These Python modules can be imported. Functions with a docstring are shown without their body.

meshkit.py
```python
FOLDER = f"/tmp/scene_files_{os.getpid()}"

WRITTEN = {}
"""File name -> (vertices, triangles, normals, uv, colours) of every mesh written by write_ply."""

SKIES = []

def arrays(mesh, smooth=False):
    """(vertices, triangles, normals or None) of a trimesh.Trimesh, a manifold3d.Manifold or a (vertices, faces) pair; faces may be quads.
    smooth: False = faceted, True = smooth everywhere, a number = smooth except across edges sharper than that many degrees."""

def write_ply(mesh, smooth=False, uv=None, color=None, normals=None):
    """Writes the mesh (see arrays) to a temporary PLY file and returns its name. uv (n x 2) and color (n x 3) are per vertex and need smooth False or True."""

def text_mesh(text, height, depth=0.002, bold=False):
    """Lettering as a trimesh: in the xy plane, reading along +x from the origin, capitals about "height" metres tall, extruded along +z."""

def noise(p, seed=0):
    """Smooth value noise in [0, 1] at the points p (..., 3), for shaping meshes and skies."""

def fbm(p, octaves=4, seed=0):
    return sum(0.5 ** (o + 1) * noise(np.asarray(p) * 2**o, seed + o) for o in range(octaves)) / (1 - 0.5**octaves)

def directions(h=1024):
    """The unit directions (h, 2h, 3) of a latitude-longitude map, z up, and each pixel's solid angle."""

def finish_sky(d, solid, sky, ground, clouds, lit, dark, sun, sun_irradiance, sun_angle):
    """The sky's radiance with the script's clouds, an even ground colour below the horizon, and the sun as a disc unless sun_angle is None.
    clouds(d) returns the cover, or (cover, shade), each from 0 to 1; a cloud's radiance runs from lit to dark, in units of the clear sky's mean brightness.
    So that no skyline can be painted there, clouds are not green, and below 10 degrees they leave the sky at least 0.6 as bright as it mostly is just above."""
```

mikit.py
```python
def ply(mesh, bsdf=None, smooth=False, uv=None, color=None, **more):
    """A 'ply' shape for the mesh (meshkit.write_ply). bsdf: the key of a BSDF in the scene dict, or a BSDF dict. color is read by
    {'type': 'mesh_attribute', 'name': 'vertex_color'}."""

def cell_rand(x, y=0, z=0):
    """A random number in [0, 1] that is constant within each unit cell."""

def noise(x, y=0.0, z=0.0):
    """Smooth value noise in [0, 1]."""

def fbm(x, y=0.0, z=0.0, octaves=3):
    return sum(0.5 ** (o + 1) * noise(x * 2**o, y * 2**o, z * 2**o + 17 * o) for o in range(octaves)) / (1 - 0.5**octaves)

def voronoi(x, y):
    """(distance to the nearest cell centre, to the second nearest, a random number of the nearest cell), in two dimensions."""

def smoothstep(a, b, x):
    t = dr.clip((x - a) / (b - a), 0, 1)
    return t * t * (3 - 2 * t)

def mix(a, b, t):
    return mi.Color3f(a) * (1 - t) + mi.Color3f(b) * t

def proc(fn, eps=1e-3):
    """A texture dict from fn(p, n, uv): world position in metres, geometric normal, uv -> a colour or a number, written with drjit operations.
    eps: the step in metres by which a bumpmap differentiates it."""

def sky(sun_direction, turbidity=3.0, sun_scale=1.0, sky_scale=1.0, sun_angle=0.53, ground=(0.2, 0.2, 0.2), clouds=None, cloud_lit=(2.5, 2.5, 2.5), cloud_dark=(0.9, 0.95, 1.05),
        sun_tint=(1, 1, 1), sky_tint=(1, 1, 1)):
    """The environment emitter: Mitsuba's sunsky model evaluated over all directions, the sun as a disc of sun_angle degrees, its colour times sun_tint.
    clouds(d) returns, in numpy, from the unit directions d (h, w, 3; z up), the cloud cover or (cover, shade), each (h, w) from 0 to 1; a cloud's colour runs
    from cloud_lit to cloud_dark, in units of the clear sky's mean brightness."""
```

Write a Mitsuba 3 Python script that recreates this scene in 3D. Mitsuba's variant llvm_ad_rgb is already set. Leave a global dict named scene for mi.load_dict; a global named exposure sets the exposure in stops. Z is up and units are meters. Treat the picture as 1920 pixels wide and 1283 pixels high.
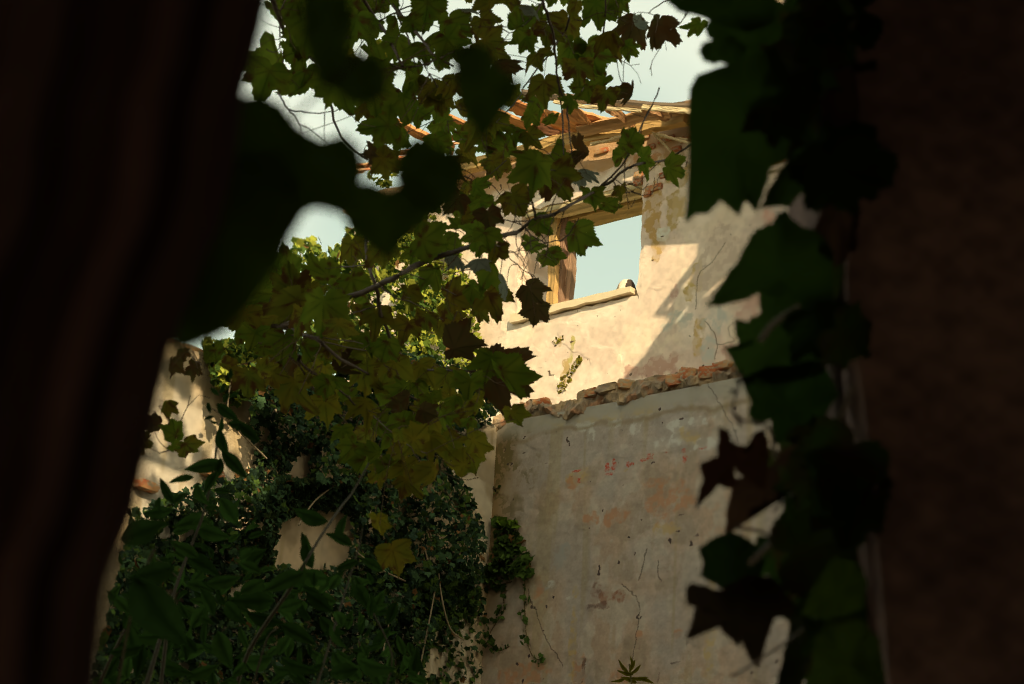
import math, random
import numpy as np, trimesh, mitsuba as mi, drjit as dr
import mikit, meshkit
from mikit import noise, fbm, smoothstep, mix, proc
from shapely.geometry import Polygon, box as sbox

# ---------------------------------------------------------------- camera, sky, exposure
random.seed(7); rng = np.random.default_rng(7)
T = mi.ScalarTransform4f
f = 4158.0; PITCH = math.radians(20); ROLL = .062
F = np.array([0, math.cos(PITCH), math.sin(PITCH)])
_u0 = np.array([0, -math.sin(PITCH), math.cos(PITCH)])
R = math.cos(ROLL) * np.array([1., 0, 0]) + math.sin(ROLL) * _u0
U = math.cos(ROLL) * _u0 - math.sin(ROLL) * np.array([1., 0, 0])
O = np.array([0, 0, 1.6])
scene = {'type': 'scene'}
labels = {}
scene['camera'] = {'type': 'thinlens', 'fov': 26.0, 'fov_axis': 'x', 'near_clip': .05, 'far_clip': 3000.,
    'aperture_radius': .0050, 'focus_distance': 18.5,
    'to_world': T().look_at(origin=O.tolist(), target=(O + F).tolist(), up=U.tolist()),
    'film': {'type': 'hdrfilm', 'width': 1024, 'height': 684}, 'sampler': {'type': 'independent'}}
SAZ, SEL = math.radians(15), math.radians(33)
SUN = np.array([math.sin(SAZ) * math.cos(SEL), -math.cos(SAZ) * math.cos(SEL), math.sin(SEL)])
def cloud_cover(d):
    q = d / np.maximum(d[..., 2:3], .05)
    c = meshkit.fbm(np.stack([q[..., 0] * 2.3, q[..., 1] * 2.3, q[..., 2] * 0 + 3.1], -1), 5, 4)
    return np.clip((c - .30) * 1.6, .15, .5) * (d[..., 2] > 0)
scene['sky'] = mikit.sky(SUN.tolist(), turbidity=5.0, sun_scale=.66, sun_tint=(.92, .90, .72), sky_tint=(1.22, 1.03, .56),
    clouds=cloud_cover, cloud_lit=(1.75, 1.68, 1.28), cloud_dark=(1.3, 1.28, .95), ground=(.16, .13, .1))
exposure = 3.08

# ---------------------------------------------------------------- frames of reference
def ray(x, y): return F + R * ((x - 960) / f) - U * ((y - 641.5) / f)
def at(x, y, d): return O + ray(x, y) * d
_a = math.radians(40)
n_ = np.array([-math.sin(_a), -math.cos(_a), 0]); u_ = np.array([math.cos(_a), -math.sin(_a), 0])
C0 = at(935, 790, 19.0)
Z3 = np.array([0, 0, 1.])
def onw(x, y, o=0.):            # the point of the house's front, o metres proud of the lower wall, seen at a pixel
    d = ray(x, y); return O + d * (((C0 + n_ * o - O) @ n_) / (d @ n_))
def onl(x, y, o=0.):            # the same for the left wall
    d = ray(x, y); return O + d * (((C0 + u_ * o - O) @ u_) / (d @ u_))
def W(s, z, o=0.): q = C0 + u_ * s + n_ * o; return np.array([q[0], q[1], z])
def L(t, z, o=0.): q = C0 + n_ * t + u_ * o; return np.array([q[0], q[1], z])
def sz(P): return float((P - C0) @ u_), float(P[2])
def tz(P): return float((P - C0) @ n_), float(P[2])
def frame(o, ax, ay, az, s=1.0):
    m = np.eye(4); m[:3, 0], m[:3, 1], m[:3, 2], m[:3, 3] = np.array(ax) * s, np.array(ay) * s, np.array(az) * s, o
    return T(m)
def unit(v): v = np.asarray(v, float); return v / np.linalg.norm(v)

# ---------------------------------------------------------------- keys and helpers
_used = {}
def key(name, parent=None):
    base = f'{parent}__{name}' if parent else name
    k = _used.get(base, -1) + 1; _used[base] = k
    return base if k == 0 else f'{base}_{k:03d}'
def put(name, shape, parent=None, label=None, cat=None, group=None, kind=None):
    k = key(name, parent); scene[k] = shape
    tag(k, label, cat, group, kind); return k
def thing(name, label, cat, group=None):
    k = key(name); tag(k, label, cat, group); return k
def tag(k, label=None, cat=None, group=None, kind=None):
    e = {a: b for a, b in (('label', label), ('category', cat), ('group', group), ('kind', kind)) if b}
    if e: labels[k] = e
def cat(ms): return trimesh.util.concatenate(ms)
def cols(m, c): return np.broadcast_to(np.asarray(c, float), (len(m.vertices), 3)).copy()

VC = {'type': 'mesh_attribute', 'name': 'vertex_color'}
scene['mat_leaf'] = {'type': 'principledthin', 'base_color': VC, 'roughness': .42, 'diff_trans': 1.15, 'spec_trans': 0.0, 'eta': 1.45}
scene['mat_ivy'] = {'type': 'principledthin', 'base_color': VC, 'roughness': .30, 'diff_trans': .6, 'spec_trans': 0.0, 'eta': 1.6}
scene['mat_solid'] = {'type': 'twosided', 'b': {'type': 'principled', 'base_color': VC, 'roughness': .8, 'specular': .3}}

def wobble(P, k, amp, seed=0):
    P = np.asarray(P, float)
    d = np.stack([meshkit.fbm(P * k + 31 * i, 3, seed + i) - .5 for i in range(3)], -1)
    return P + d * 2 * amp
def lump(dim, sub=2, amp=.1, k=2.0, seed=0):
    """A chipped, rounded block."""
    m = trimesh.creation.box(dim)
    for _ in range(sub): m = m.subdivide()
    v = m.vertices / (np.array(dim) / 2)
    v = v * (1 - .06 * (np.sum(v ** 2, 1, keepdims=True) - 1))
    m.vertices = wobble(v * np.array(dim) / 2, k / min(dim), amp * min(dim), seed)
    return m
def tube(pts, radii, sides=6):
    p = np.asarray(pts, float); r = np.broadcast_to(radii, (len(p),))
    t = np.gradient(p, axis=0); t /= np.linalg.norm(t, axis=1, keepdims=True) + 1e-9
    a = np.cross(t, [.31, .17, .94]); a /= np.linalg.norm(a, axis=1, keepdims=True) + 1e-9
    b = np.cross(t, a); an = np.arange(sides) * 2 * np.pi / sides
    v = p[:, None] + r[:, None, None] * (np.cos(an)[None, :, None] * a[:, None] + np.sin(an)[None, :, None] * b[:, None])
    i, j = np.meshgrid(np.arange(len(p) - 1), np.arange(sides), indexing='ij')
    q = np.stack([i * sides + j, i * sides + (j + 1) % sides, (i + 1) * sides + (j + 1) % sides, (i + 1) * sides + j], -1).reshape(-1, 4)
    return trimesh.Trimesh(v.reshape(-1, 3), np.vstack([q[:, [0, 1, 2]], q[:, [0, 2, 3]]]), process=False)
def smooth_path(p, m=4):
    p = np.asarray(p, float); out = []
    for i in range(len(p) - 1):
        p0, p1, p2, p3 = p[max(i - 1, 0)], p[i], p[i + 1], p[min(i + 2, len(p) - 1)]
        for t in np.arange(m) / m:
            out.append(.5 * (2 * p1 + (p2 - p0) * t + (2 * p0 - 5 * p1 + 4 * p2 - p3) * t ** 2 + (3 * p1 - p0 - 3 * p2 + p3) * t ** 3))
    return np.array(out + [p[-1]])
def slab(poly, th, ax, ay, az, o):
    """A polygon in the (ax, ay) plane through o, thick by th towards -az."""
    ms = [trimesh.creation.extrude_polygon(g, th, engine='earcut') for g in getattr(poly, 'geoms', [poly])]
    m = cat(ms); v = m.vertices
    m.vertices = o + v[:, :1] * ax + v[:, 1:2] * ay + (v[:, 2:] - th) * az
    m.fix_normals(); return m
def jag(pts, amp, step, seed):
    """The closed polyline with its long edges broken into uneven short ones."""
    g = np.random.default_rng(seed); out = []
    for p, q in zip(pts, pts[1:] + pts[:1]):
        p, q = np.array(p), np.array(q); k = max(1, int(np.linalg.norm(q - p) / step))
        for i in range(k):
            w = p + (q - p) * i / k
            out.append(w if i == 0 else w + g.normal(0, amp, 2))
    return Polygon([tuple(w) for w in out]).buffer(0)

# ---------------------------------------------------------------- plaster, brick, ground
def wall_st(p): return (p.x - C0[0]) * u_[0] + (p.y - C0[1]) * u_[1]
def blobs(S, z, wob, c, items, al=1.0, hard=(1.15, .75)):
    for s0, z0, rs, rz, colr in items:
        d = dr.square((S - s0) / rs) + dr.square((z - z0) / rz) + (wob - .5) * 3.4
        c = mix(c, colr, smoothstep(hard[0], hard[1], d) * al)
    return c
def pxblobs(items, o):
    out = []
    for x, y, rx, ry, colr in items:
        s, z = sz(onw(x, y, o)); out.append((s, z, rx / 4158 * 19.3 / .77, ry / 4158 * 19.6, colr))
    return out
def pxlines(lines, o): return [[sz(onw(x, y, o)) for x, y in l] for l in lines]
def cracks(S, z, wob, lines, wd):
    m = mi.Float(9.)
    S = S + (wob - .5) * .035; z = z + (wob - .5) * .02
    for l in lines:
        for (a, b), (c, d) in zip(l, l[1:]):
            ex, ez = c - a, d - b; t = dr.clip(((S - a) * ex + (z - b) * ez) / (ex * ex + ez * ez), 0, 1)
            m = dr.minimum(m, dr.square(S - a - ex * t) + dr.square(z - b - ez * t))
    return smoothstep(wd, wd * .35, dr.sqrt(m))
RED, ORA, OCH, GRY, WHT, BRN, PNK, MOS = (.42, .05, .02), (.40, .20, .11), (.42, .31, .14), (.30, .31, .33), (.52, .53, .53), (.15, .07, .05), (.48, .32, .27), (.13, .11, .045)
LOWB = pxblobs([(1095, 800, 16, 9, WHT), (1108, 812, 8, 14, WHT), (1150, 788, 10, 14, WHT), (1190, 798, 12, 16, WHT), (1290, 795, 34, 10, WHT), (1330, 830, 26, 10, WHT), (1255, 830, 30, 12, WHT), (1290, 815, 14, 16, OCH),
    (1180, 770, 60, 10, OCH), (1060, 785, 60, 9, OCH), (1255, 940, 34, 40, ORA), (1240, 905, 26, 12, ORA), (1110, 975, 15, 16, ORA), (1150, 970, 20, 14, ORA), (1250, 990, 20, 12, OCH),
    (1085, 893, 16, 14, OCH), (1075, 905, 9, 11, ORA), (1050, 1045, 10, 24, GRY), (1062, 1035, 6, 14, GRY), (1020, 1100, 24, 10, GRY), (1012, 1110, 10, 20, ORA), (1033, 1095, 7, 7, WHT), (1095, 1087, 5, 6, WHT), (1068, 1122, 8, 4, WHT),
    (1120, 1110, 9, 20, BRN), (1140, 1120, 20, 12, (.24, .11, .07)), (1158, 1118, 10, 12, (.24, .11, .07)), (1108, 1140, 12, 7, (.10, .06, .06)), (1128, 1136, 14, 7, (.13, .07, .06)),
    (975, 1265, 45, 16, ORA), (1085, 1262, 10, 32, ORA), (1095, 1250, 3, 12, (.06, .04, .04)), (1160, 1275, 12, 26, ORA), (1195, 1195, 6, 14, ORA), (1270, 1185, 7, 8, ORA), (1330, 1190, 8, 120, OCH), (1075, 1190, 6, 90, OCH)], 0)
LOWR = pxblobs([(1138, 878, 4, 10, RED), (1150, 874, 4, 12, RED), (1144, 888, 6, 3, RED), (1179, 870, 8, 5, RED), (1172, 881, 4, 4, OCH), (1218, 855, 6, 5, RED), (1208, 862, 7, 3, RED), (1283, 860, 4, 6, RED), (1281, 844, 4, 4, RED), (1316, 840, 5, 2, RED), (1083, 883, 8, 3, RED), (1085, 900, 3, 6, RED), (1250, 848, 4, 2, RED), (1395, 850, 12, 3, RED)], 0)
LOWC = pxlines([[(1322, 706), (1336, 738), (1352, 762), (1372, 795), (1384, 830)], [(992, 1105), (1006, 1150), (1022, 1188), (1034, 1212), (1056, 1250)], [(1166, 1096), (1194, 1118), (1199, 1148), (1192, 1196), (1186, 1240)], [(1212, 1030), (1205, 1062), (1198, 1088)], [(1234, 1050), (1232, 1070), (1238, 1090)]], 0)
def col_lower(p, n, uv):
    S = wall_st(p); z = p.z
    w1 = fbm(S * 1.1 + 3, z * .8 + 5, 0, 4); w2 = fbm(S * 22, z * 22, 0, 3); st = fbm(S * 9, z * .5 + 2, 0, 3); w3 = fbm(S * 3.2 + 11, z * 2.4, 0, 4)
    hz = fbm(S * 5, z * 55, 0, 2)
    c = mix((.415, .325, .275), (.385, .325, .30), smoothstep(.35, .65, w1))
    c = mix(c, (.385, .275, .205), smoothstep(.50, .70, w3) * .5)
    w4 = fbm(S * 7.5 + 21, z * 6, 0, 4)
    c = mix(c, (.43, .40, .37), smoothstep(.55, .66, w4) * .55)
    c = mix(c, (.27, .23, .19), smoothstep(.46, .34, w4) * .5)
    c = mix(c, (.335, .305, .305), smoothstep(.50, .38, w3) * .6)
    c = mix(c, (.30, .25, .15), smoothstep(.56, .72, st) * .45)
    c = c * (.95 + .10 * hz) * (.83 + .34 * w2) * (.92 + .16 * fbm(S * 70, z * 70, 7, 2))
    sc = fbm(S * 13 + 4, z * 13, 0, 4)
    c = blobs(S, z, sc, c, LOWB, .20 + .50 * smoothstep(.38, .62, w2), (1.5, .45))
    c = blobs(S, z, fbm(S * 60, z * 60, 0, 3), c, LOWR, .25 + .6 * smoothstep(.4, .6, fbm(S * 80, z * 80, 3, 2)), (1.0, .6))
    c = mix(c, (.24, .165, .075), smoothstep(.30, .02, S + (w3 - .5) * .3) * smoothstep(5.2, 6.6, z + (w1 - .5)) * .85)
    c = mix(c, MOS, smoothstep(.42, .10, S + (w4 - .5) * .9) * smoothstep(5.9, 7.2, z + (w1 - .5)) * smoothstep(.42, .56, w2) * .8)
    c = mix(c, (.34, .33, .31), smoothstep(7.22, 7.36, z + .05 * (w3 - .5)) * .8)
    c = mix(c, (.20, .15, .08), smoothstep(.045, .0, dr.abs(z - 7.22 + .22 * (w3 - .5))) * smoothstep(.4, .6, w1) * .6)
    pit = smoothstep(.93, .96, noise(S * 15 + w2, z * 15 + w1 * 2, 4)) * smoothstep(.45, .6, w1)
    c = mix(c, (.07, .05, .05), pit)
    return mix(c, (.05, .04, .035), cracks(S, z, w2, LOWC, .008) * .6)
UPB = pxblobs([(1225, 400, 18, 70, (.42, .27, .10)), (1232, 470, 14, 20, (.40, .27, .11)), (1262, 400, 16, 50, OCH), (1246, 436, 12, 14, (.60, .60, .56)), (1285, 330, 30, 20, OCH), (1250, 300, 40, 18, OCH), (1275, 390, 12, 30, (.50, .38, .2)),
    (1306, 520, 9, 34, (.48, .36, .15)), (1293, 550, 10, 22, (.48, .36, .15)), (1262, 553, 9, 16, PNK), (1306, 640, 9, 40, (.50, .36, .17)), (1318, 615, 6, 22, OCH), (1420, 582, 34, 22, PNK), (1405, 560, 30, 14, PNK), (1452, 405, 28, 20, (.55, .30, .25)), (1230, 692, 40, 24, PNK),
    (1190, 700, 30, 14, PNK), (1380, 660, 34, 22, PNK), (1345, 600, 24, 28, (.46, .47, .45)), (1330, 660, 14, 30, (.47, .48, .46)), (1270, 600, 26, 20, (.47, .47, .44)), (1480, 315, 26, 12, MOS), (1500, 285, 20, 8, ORA), (1525, 300, 20, 14, MOS), (1520, 410, 16, 10, OCH), (1495, 370, 40, 30, (.52, .47, .44)),
    (1100, 285, 80, 16, (.45, .24, .12)), (1130, 310, 60, 12, (.50, .33, .19)), (1215, 300, 30, 16, (.48, .26, .13)), (1370, 500, 60, 70, (.52, .43, .37)), (1010, 540, 8, 22, OCH), (1060, 700, 8, 24, OCH), (1072, 660, 5, 30, (.40, .36, .14)), (1050, 640, 4, 14, OCH)], -.8)
UPC = pxlines([[(1360, 455), (1335, 492), (1312, 510), (1305, 545), (1304, 580)], [(1322, 602), (1334, 620), (1342, 632), (1346, 650), (1340, 675)], [(1375, 604), (1365, 615), (1366, 628), (1378, 640), (1346, 646)]], -.8)
def col_upper(p, n, uv):
    S = wall_st(p); z = p.z
    w1 = fbm(S * 1.3 + 9, z * 1.1 + 2, 0, 4); w2 = fbm(S * 20, z * 20, 0, 3); w3 = fbm(S * 3.6 + 1, z * 3.0, 0, 4)
    c = mix((.69, .595, .50), (.66, .565, .50), smoothstep(.4, .6, w1))
    c = mix(c, (.72, .63, .56), smoothstep(.52, .60, w3) * .7)
    c = mix(c, (.58, .47, .42), smoothstep(.45, .38, w3) * .6)
    c = c * (.84 + .32 * w2)
    c = blobs(S, z, fbm(S * 12, z * 12, 0, 4), c, UPB, .45 + .5 * smoothstep(.38, .6, w2), (1.3, .6))
    c = mix(c, (.40, .25, .13), smoothstep(10.02, 10.16, z + (w3 - .5) * .35) * .85)
    pit = smoothstep(.92, .96, noise(S * 21 + w2, z * 21 + w1 * 2, 9)) * smoothstep(.5, .6, w1)
    c = mix(c, (.10, .07, .05), pit)
    return mix(c, (.16, .12, .09), cracks(S, z, w2, UPC, .008) * .7)
def col_left(p, n, uv):
    t = (p.x - C0[0]) * n_[0] + (p.y - C0[1]) * n_[1]; z = p.z
    w1 = fbm(t * 1.2, z * 1.4 + 5, 0, 4); w2 = fbm(t * 18, z * 18, 0, 3); st = fbm(t * 7, z * .9, 0, 3)
    c = mix((.52, .42, .31), (.46, .42, .37), smoothstep(.38, .62, w1))
    c = mix(c, (.30, .24, .14), smoothstep(.55, .7, st) * .6)
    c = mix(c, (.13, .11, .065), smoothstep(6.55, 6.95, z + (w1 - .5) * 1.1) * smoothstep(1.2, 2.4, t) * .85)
    c = mix(c, (.22, .17, .11), smoothstep(.50, .66, fbm(t * 3 + 4, z * 3, 0, 4)) * .6)
    return c * (.88 + .24 * w2)
def height(sc):
    def h(p, n, uv):
        S = (p.x - C0[0]) * (u_[0] + .6 * n_[0]) + (p.y - C0[1]) * (u_[1] + .6 * n_[1]); z = p.z
        g = fbm(S * 2.2, z * 2.2, 0, 3)
        return .55 * smoothstep(.46, .5, fbm(S * 3.1, z * 2.7, 4, 4)) * .3 + .5 * g + .22 * fbm(S * 16, z * 16, 0, 3) + .10 * fbm(S * 70, z * 90, 0, 2)
    return h
_h = height(1)
def plaster(fn, sc=.020):
    return {'type': 'twosided', 'b': {'type': 'bumpmap', 'scale': sc, 'arbitrary': proc(_h, 4e-3),
            'b': {'type': 'principled', 'base_color': proc(fn), 'roughness': .9, 'specular': .2}}}
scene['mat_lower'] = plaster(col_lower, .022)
scene['mat_upper'] = plaster(col_upper, .026)
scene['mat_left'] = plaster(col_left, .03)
def col_brick(p, n, uv):
    w = fbm(p.x * 9, p.y * 9, p.z * 9, 3); w2 = fbm(p.x * 50, p.y * 50, p.z * 50, 2)
    c = mix((.36, .12, .055), (.42, .24, .12), smoothstep(.4, .62, w))
    return mix(c, (.33, .28, .21), smoothstep(.5, .62, w2) * .8)
def col_rubble(p, n, uv):
    w = fbm(p.x * 7, p.y * 7, p.z * 7, 3); w2 = fbm(p.x * 45, p.y * 45, p.z * 45, 3)
    c = mix((.33, .24, .155), (.25, .20, .16), smoothstep(.4, .6, w))
    c = mix(c, (.36, .17, .09), smoothstep(.58, .7, w) * .6)
    return c * (.7 + .6 * w2)
scene['mat_brick'] = {'type': 'twosided', 'b': {'type': 'principled', 'base_color': proc(col_brick), 'roughness': .9, 'specular': .2}}
scene['mat_rubble'] = {'type': 'twosided', 'b': {'type': 'principled', 'base_color': proc(col_rubble), 'roughness': .95, 'specular': .1}}
def col_dark(p, n, uv):
    w = fbm(p.x * 6, p.y * 6, p.z * 3, 4); w2 = fbm(p.x * 40, p.y * 40, p.z * 40, 2)
    return mix((.29, .21, .20), (.17, .125, .125), smoothstep(.35, .65, w)) * (.6 + .8 * w2)
scene['mat_passage'] = {'type': 'twosided', 'b': {'type': 'diffuse', 'reflectance': {'type': 'rgb', 'value': [.44, .38, .37]}}}
scene['mat_gate'] = {'type': 'twosided', 'b': {'type': 'principled', 'base_color': proc(col_dark), 'roughness': .95, 'specular': .1}}
def col_ground(p, n, uv):
    w = fbm(p.x * .8, p.y * .8, 0, 4); w2 = fbm(p.x * 14, p.y * 14, 0, 3)
    return mix((.13, .10, .06), (.10, .11, .05), smoothstep(.4, .6, w)) * (.6 + .8 * w2)
scene['mat_ground'] = {'type': 'principled', 'base_color': proc(col_ground), 'roughness': 1., 'specular': .1}

# ---------------------------------------------------------------- ground
g = trimesh.Trimesh([[-900, -900, 0], [900, -900, 0], [900, 900, 0], [-900, 900, 0]], [[0, 1, 2], [0, 2, 3]])
put('ground', mikit.ply(g, 'mat_ground'), label='bare earth of the courtyard, out of view below', kind='structure')

# ---------------------------------------------------------------- the ruined house: upper wall with its window
house = thing('ruined_house', 'roofless pale plastered house with one empty window and a collapsing wooden eave', 'house')
SL, SR, WZ0, WZ1 = -.55, .832, 8.72, 9.83
out = jag([(-2.72, 0.), (9., 0.), (9., 10.42), (-2.72, 10.42)], .0, 50, 1)
hole = jag([(SL, WZ0), (SR, WZ0), (SR + .01, WZ1), (SL, WZ1)], .009, .07, 3)
m = slab(out.difference(hole), .5, u_, Z3, n_, C0 * [1, 1, 0] + n_ * -.8)
put('upper_wall', mikit.ply(m, 'mat_upper'), house)
def plank(A, B, w, th, up, c, name, parent, seed=0, taper=1.0, mat='mat_solid', nl=14, nw=7, lab=None):
    """A board from A to B: width w along up, thickness th, with grain in its own colour and a slightly warped, splintered shape."""
    A, B = np.array(A, float), np.array(B, float); d = unit(B - A); up = unit(np.array(up) - d * (np.array(up) @ d)); s = np.cross(d, up)
    m = trimesh.creation.box([1, 1, 1]); 
    Ln = np.linalg.norm(B - A)
    xs = np.linspace(0, 1, nl); ring = [(-.5 + i / nw, -.5) for i in range(nw)] + [(.5, -.5), (.5, .5)] + [(.5 - i / nw, .5) for i in range(1, nw + 1)]
    V = []; C = []; g = np.random.default_rng(seed)
    gr = g.uniform(.62, 1.3, len(ring)); warp = np.cumsum(g.normal(0, .004, nl))
    for x, wq in zip(xs, warp):
        for (a, b), q in zip(ring, gr):
            V.append(A + d * Ln * x + up * (a * w * (1 + (taper - 1) * x) + wq) + s * b * th)
            C.append(np.array(c) * q * g.uniform(.9, 1.1))
    k = len(ring); Fc = []
    for i in range(nl - 1):
        for j in range(k):
            a, b = i * k + j, i * k + (j + 1) % k; Fc += [[a, b, b + k], [a, b + k, a + k]]
    for e in (0, nl - 1):
        V.append(np.mean(V[e * k:e * k + k], axis=0)); C.append(np.array(c) * .9)
        for j in range(k):
            t3 = [e * k + j, e * k + (j + 1) % k, len(V) - 1]; Fc.append(t3 if e else t3[::-1])
    V = np.array(V); V[: k * nl] += g.normal(0, .0025, (k * nl, 3))
    m = trimesh.Trimesh(V, Fc, process=False)
    return put(name, mikit.ply(m, mat, color=np.clip(C, 0, 1)), parent, label=lab)
# the window: sill, posts, lintel
win = key('window', house)
sill = slab(jag([(SL - .03, 8.715), (SR - .05, 8.75), (SR - .05, 8.80), (SL - .03, 8.80)], .004, .12, 5), .42, u_, Z3, n_, C0 * [1, 1, 0] + n_ * -.75)
put('sill', mikit.ply(sill, {'type': 'twosided', 'b': {'type': 'principled', 'base_color': {'type': 'rgb', 'value': [.60, .52, .38]}, 'roughness': .8}}), win)
GW, BW = (.40, .27, .12), (.26, .17, .12)
for px0, o, w, c in ((1036, -1.0, .085, (.42, .28, .12)), (1053, -1.06, .05, (.20, .125, .09)), (1069, -1.12, .075, (.30, .19, .13))):
    s, _ = sz(onw(px0, 560, o)); plank(W(s, 8.80, o), W(s, 9.83, o), w, .07, u_, c, 'post', win, seed=int(px0), nl=20)
plank(W(SL + .02, 9.795, -1.18), W(SR - .012, 9.795, -1.18), .25, .05, n_, (.40, .29, .13), 'lintel', win, seed=4)
plank(W(SL + .02, 9.80, -.92), W(SR - .012, 9.80, -.92), .20, .05, n_, (.50, .42, .25), 'lintel', win, seed=9)
tag(win, None)
# exposed bricks of the upper wall
for i, (x, y, w, h) in enumerate([(1227, 353, .19, .062), (1215, 365, .08, .05), (1198, 334, .10, .14), (1246, 329, .10, .055), (1203, 258, .20, .06), (1250, 262, .19, .06), (1286, 262, .12, .06), (1175, 268, .14, .05), (1222, 276, .09, .05), (1270, 280, .10, .05), (1130, 284, .16, .05), (1500, 283, .2, .06), (1462, 300, .2, .06)]):
    s, z = sz(onw(x, y, -.8)); b = lump([w, .12, h], 2, .10, 1.3, i)
    put('brick', {**mikit.ply(b, 'mat_brick', smooth=35), 'to_world': frame(W(s, z, -.835), u_, -n_, Z3)}, house)
# a rounded stone on the sill
b = trimesh.creation.icosphere(4, 1.0); v = b.vertices; v[:, 2] = np.where(v[:, 2] < 0, v[:, 2] * .25, v[:, 2])
v = wobble(np.sign(v) * np.abs(v) ** .9 * [.098, .075, .150], 12, .010, 2); sp = sz(onw(1174, 540, -.93))[0]
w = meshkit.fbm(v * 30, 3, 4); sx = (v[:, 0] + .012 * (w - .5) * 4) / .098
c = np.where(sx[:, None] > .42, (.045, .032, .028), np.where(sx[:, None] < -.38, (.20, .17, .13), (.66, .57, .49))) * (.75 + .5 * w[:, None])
b = trimesh.Trimesh(W(sp, 8.815, -.93) + v[:, :1] * u_ + v[:, 1:2] * n_ + v[:, 2:] * Z3, b.faces, process=False)
put('stone', mikit.ply(b, 'mat_solid', smooth=True, color=np.clip(c, 0, 1)), label='rounded stone on the window sill, pale in the middle and dark at its right side', cat='stone')

# ---------------------------------------------------------------- the collapsing eave
def wp(x, y, o): return onw(x, y, o)
roof = key('roof', house)
GO_ = -.14
G0, G1, G2 = wp(985, 172, GO_), wp(1150, 188, GO_), wp(1292, 198, GO_)
def gut(Pts, r):
    ms = []
    P = smooth_path(Pts, 6); ring = [(math.cos(t), math.sin(t)) for t in np.linspace(math.pi, 2 * math.pi, 9)]
    ring += [(.9 * a, .9 * b) for a, b in ring[::-1]]; k = len(ring)
    V = np.array([p + n_ * a * r + Z3 * b * r for p in P for a, b in ring])
    Fc = [q for i in range(len(P) - 1) for j in range(k) for q in ([i * k + j, i * k + (j + 1) % k, (i + 1) * k + (j + 1) % k], [i * k + j, (i + 1) * k + (j + 1) % k, (i + 1) * k + j])]
    m = trimesh.Trimesh(V, Fc, process=False); m.fix_normals(); return m
s2, z2 = sz(G2)
gm = gut([G0, G1, G2, W(3.0, z2 - .24, GO_), W(6.5, z2 - 1.0, GO_)], .062)
put('gutter', mikit.ply(gm, 'mat_solid', smooth=35 if False else False, color=cols(gm, (.24, .18, .14))), roof)
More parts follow.
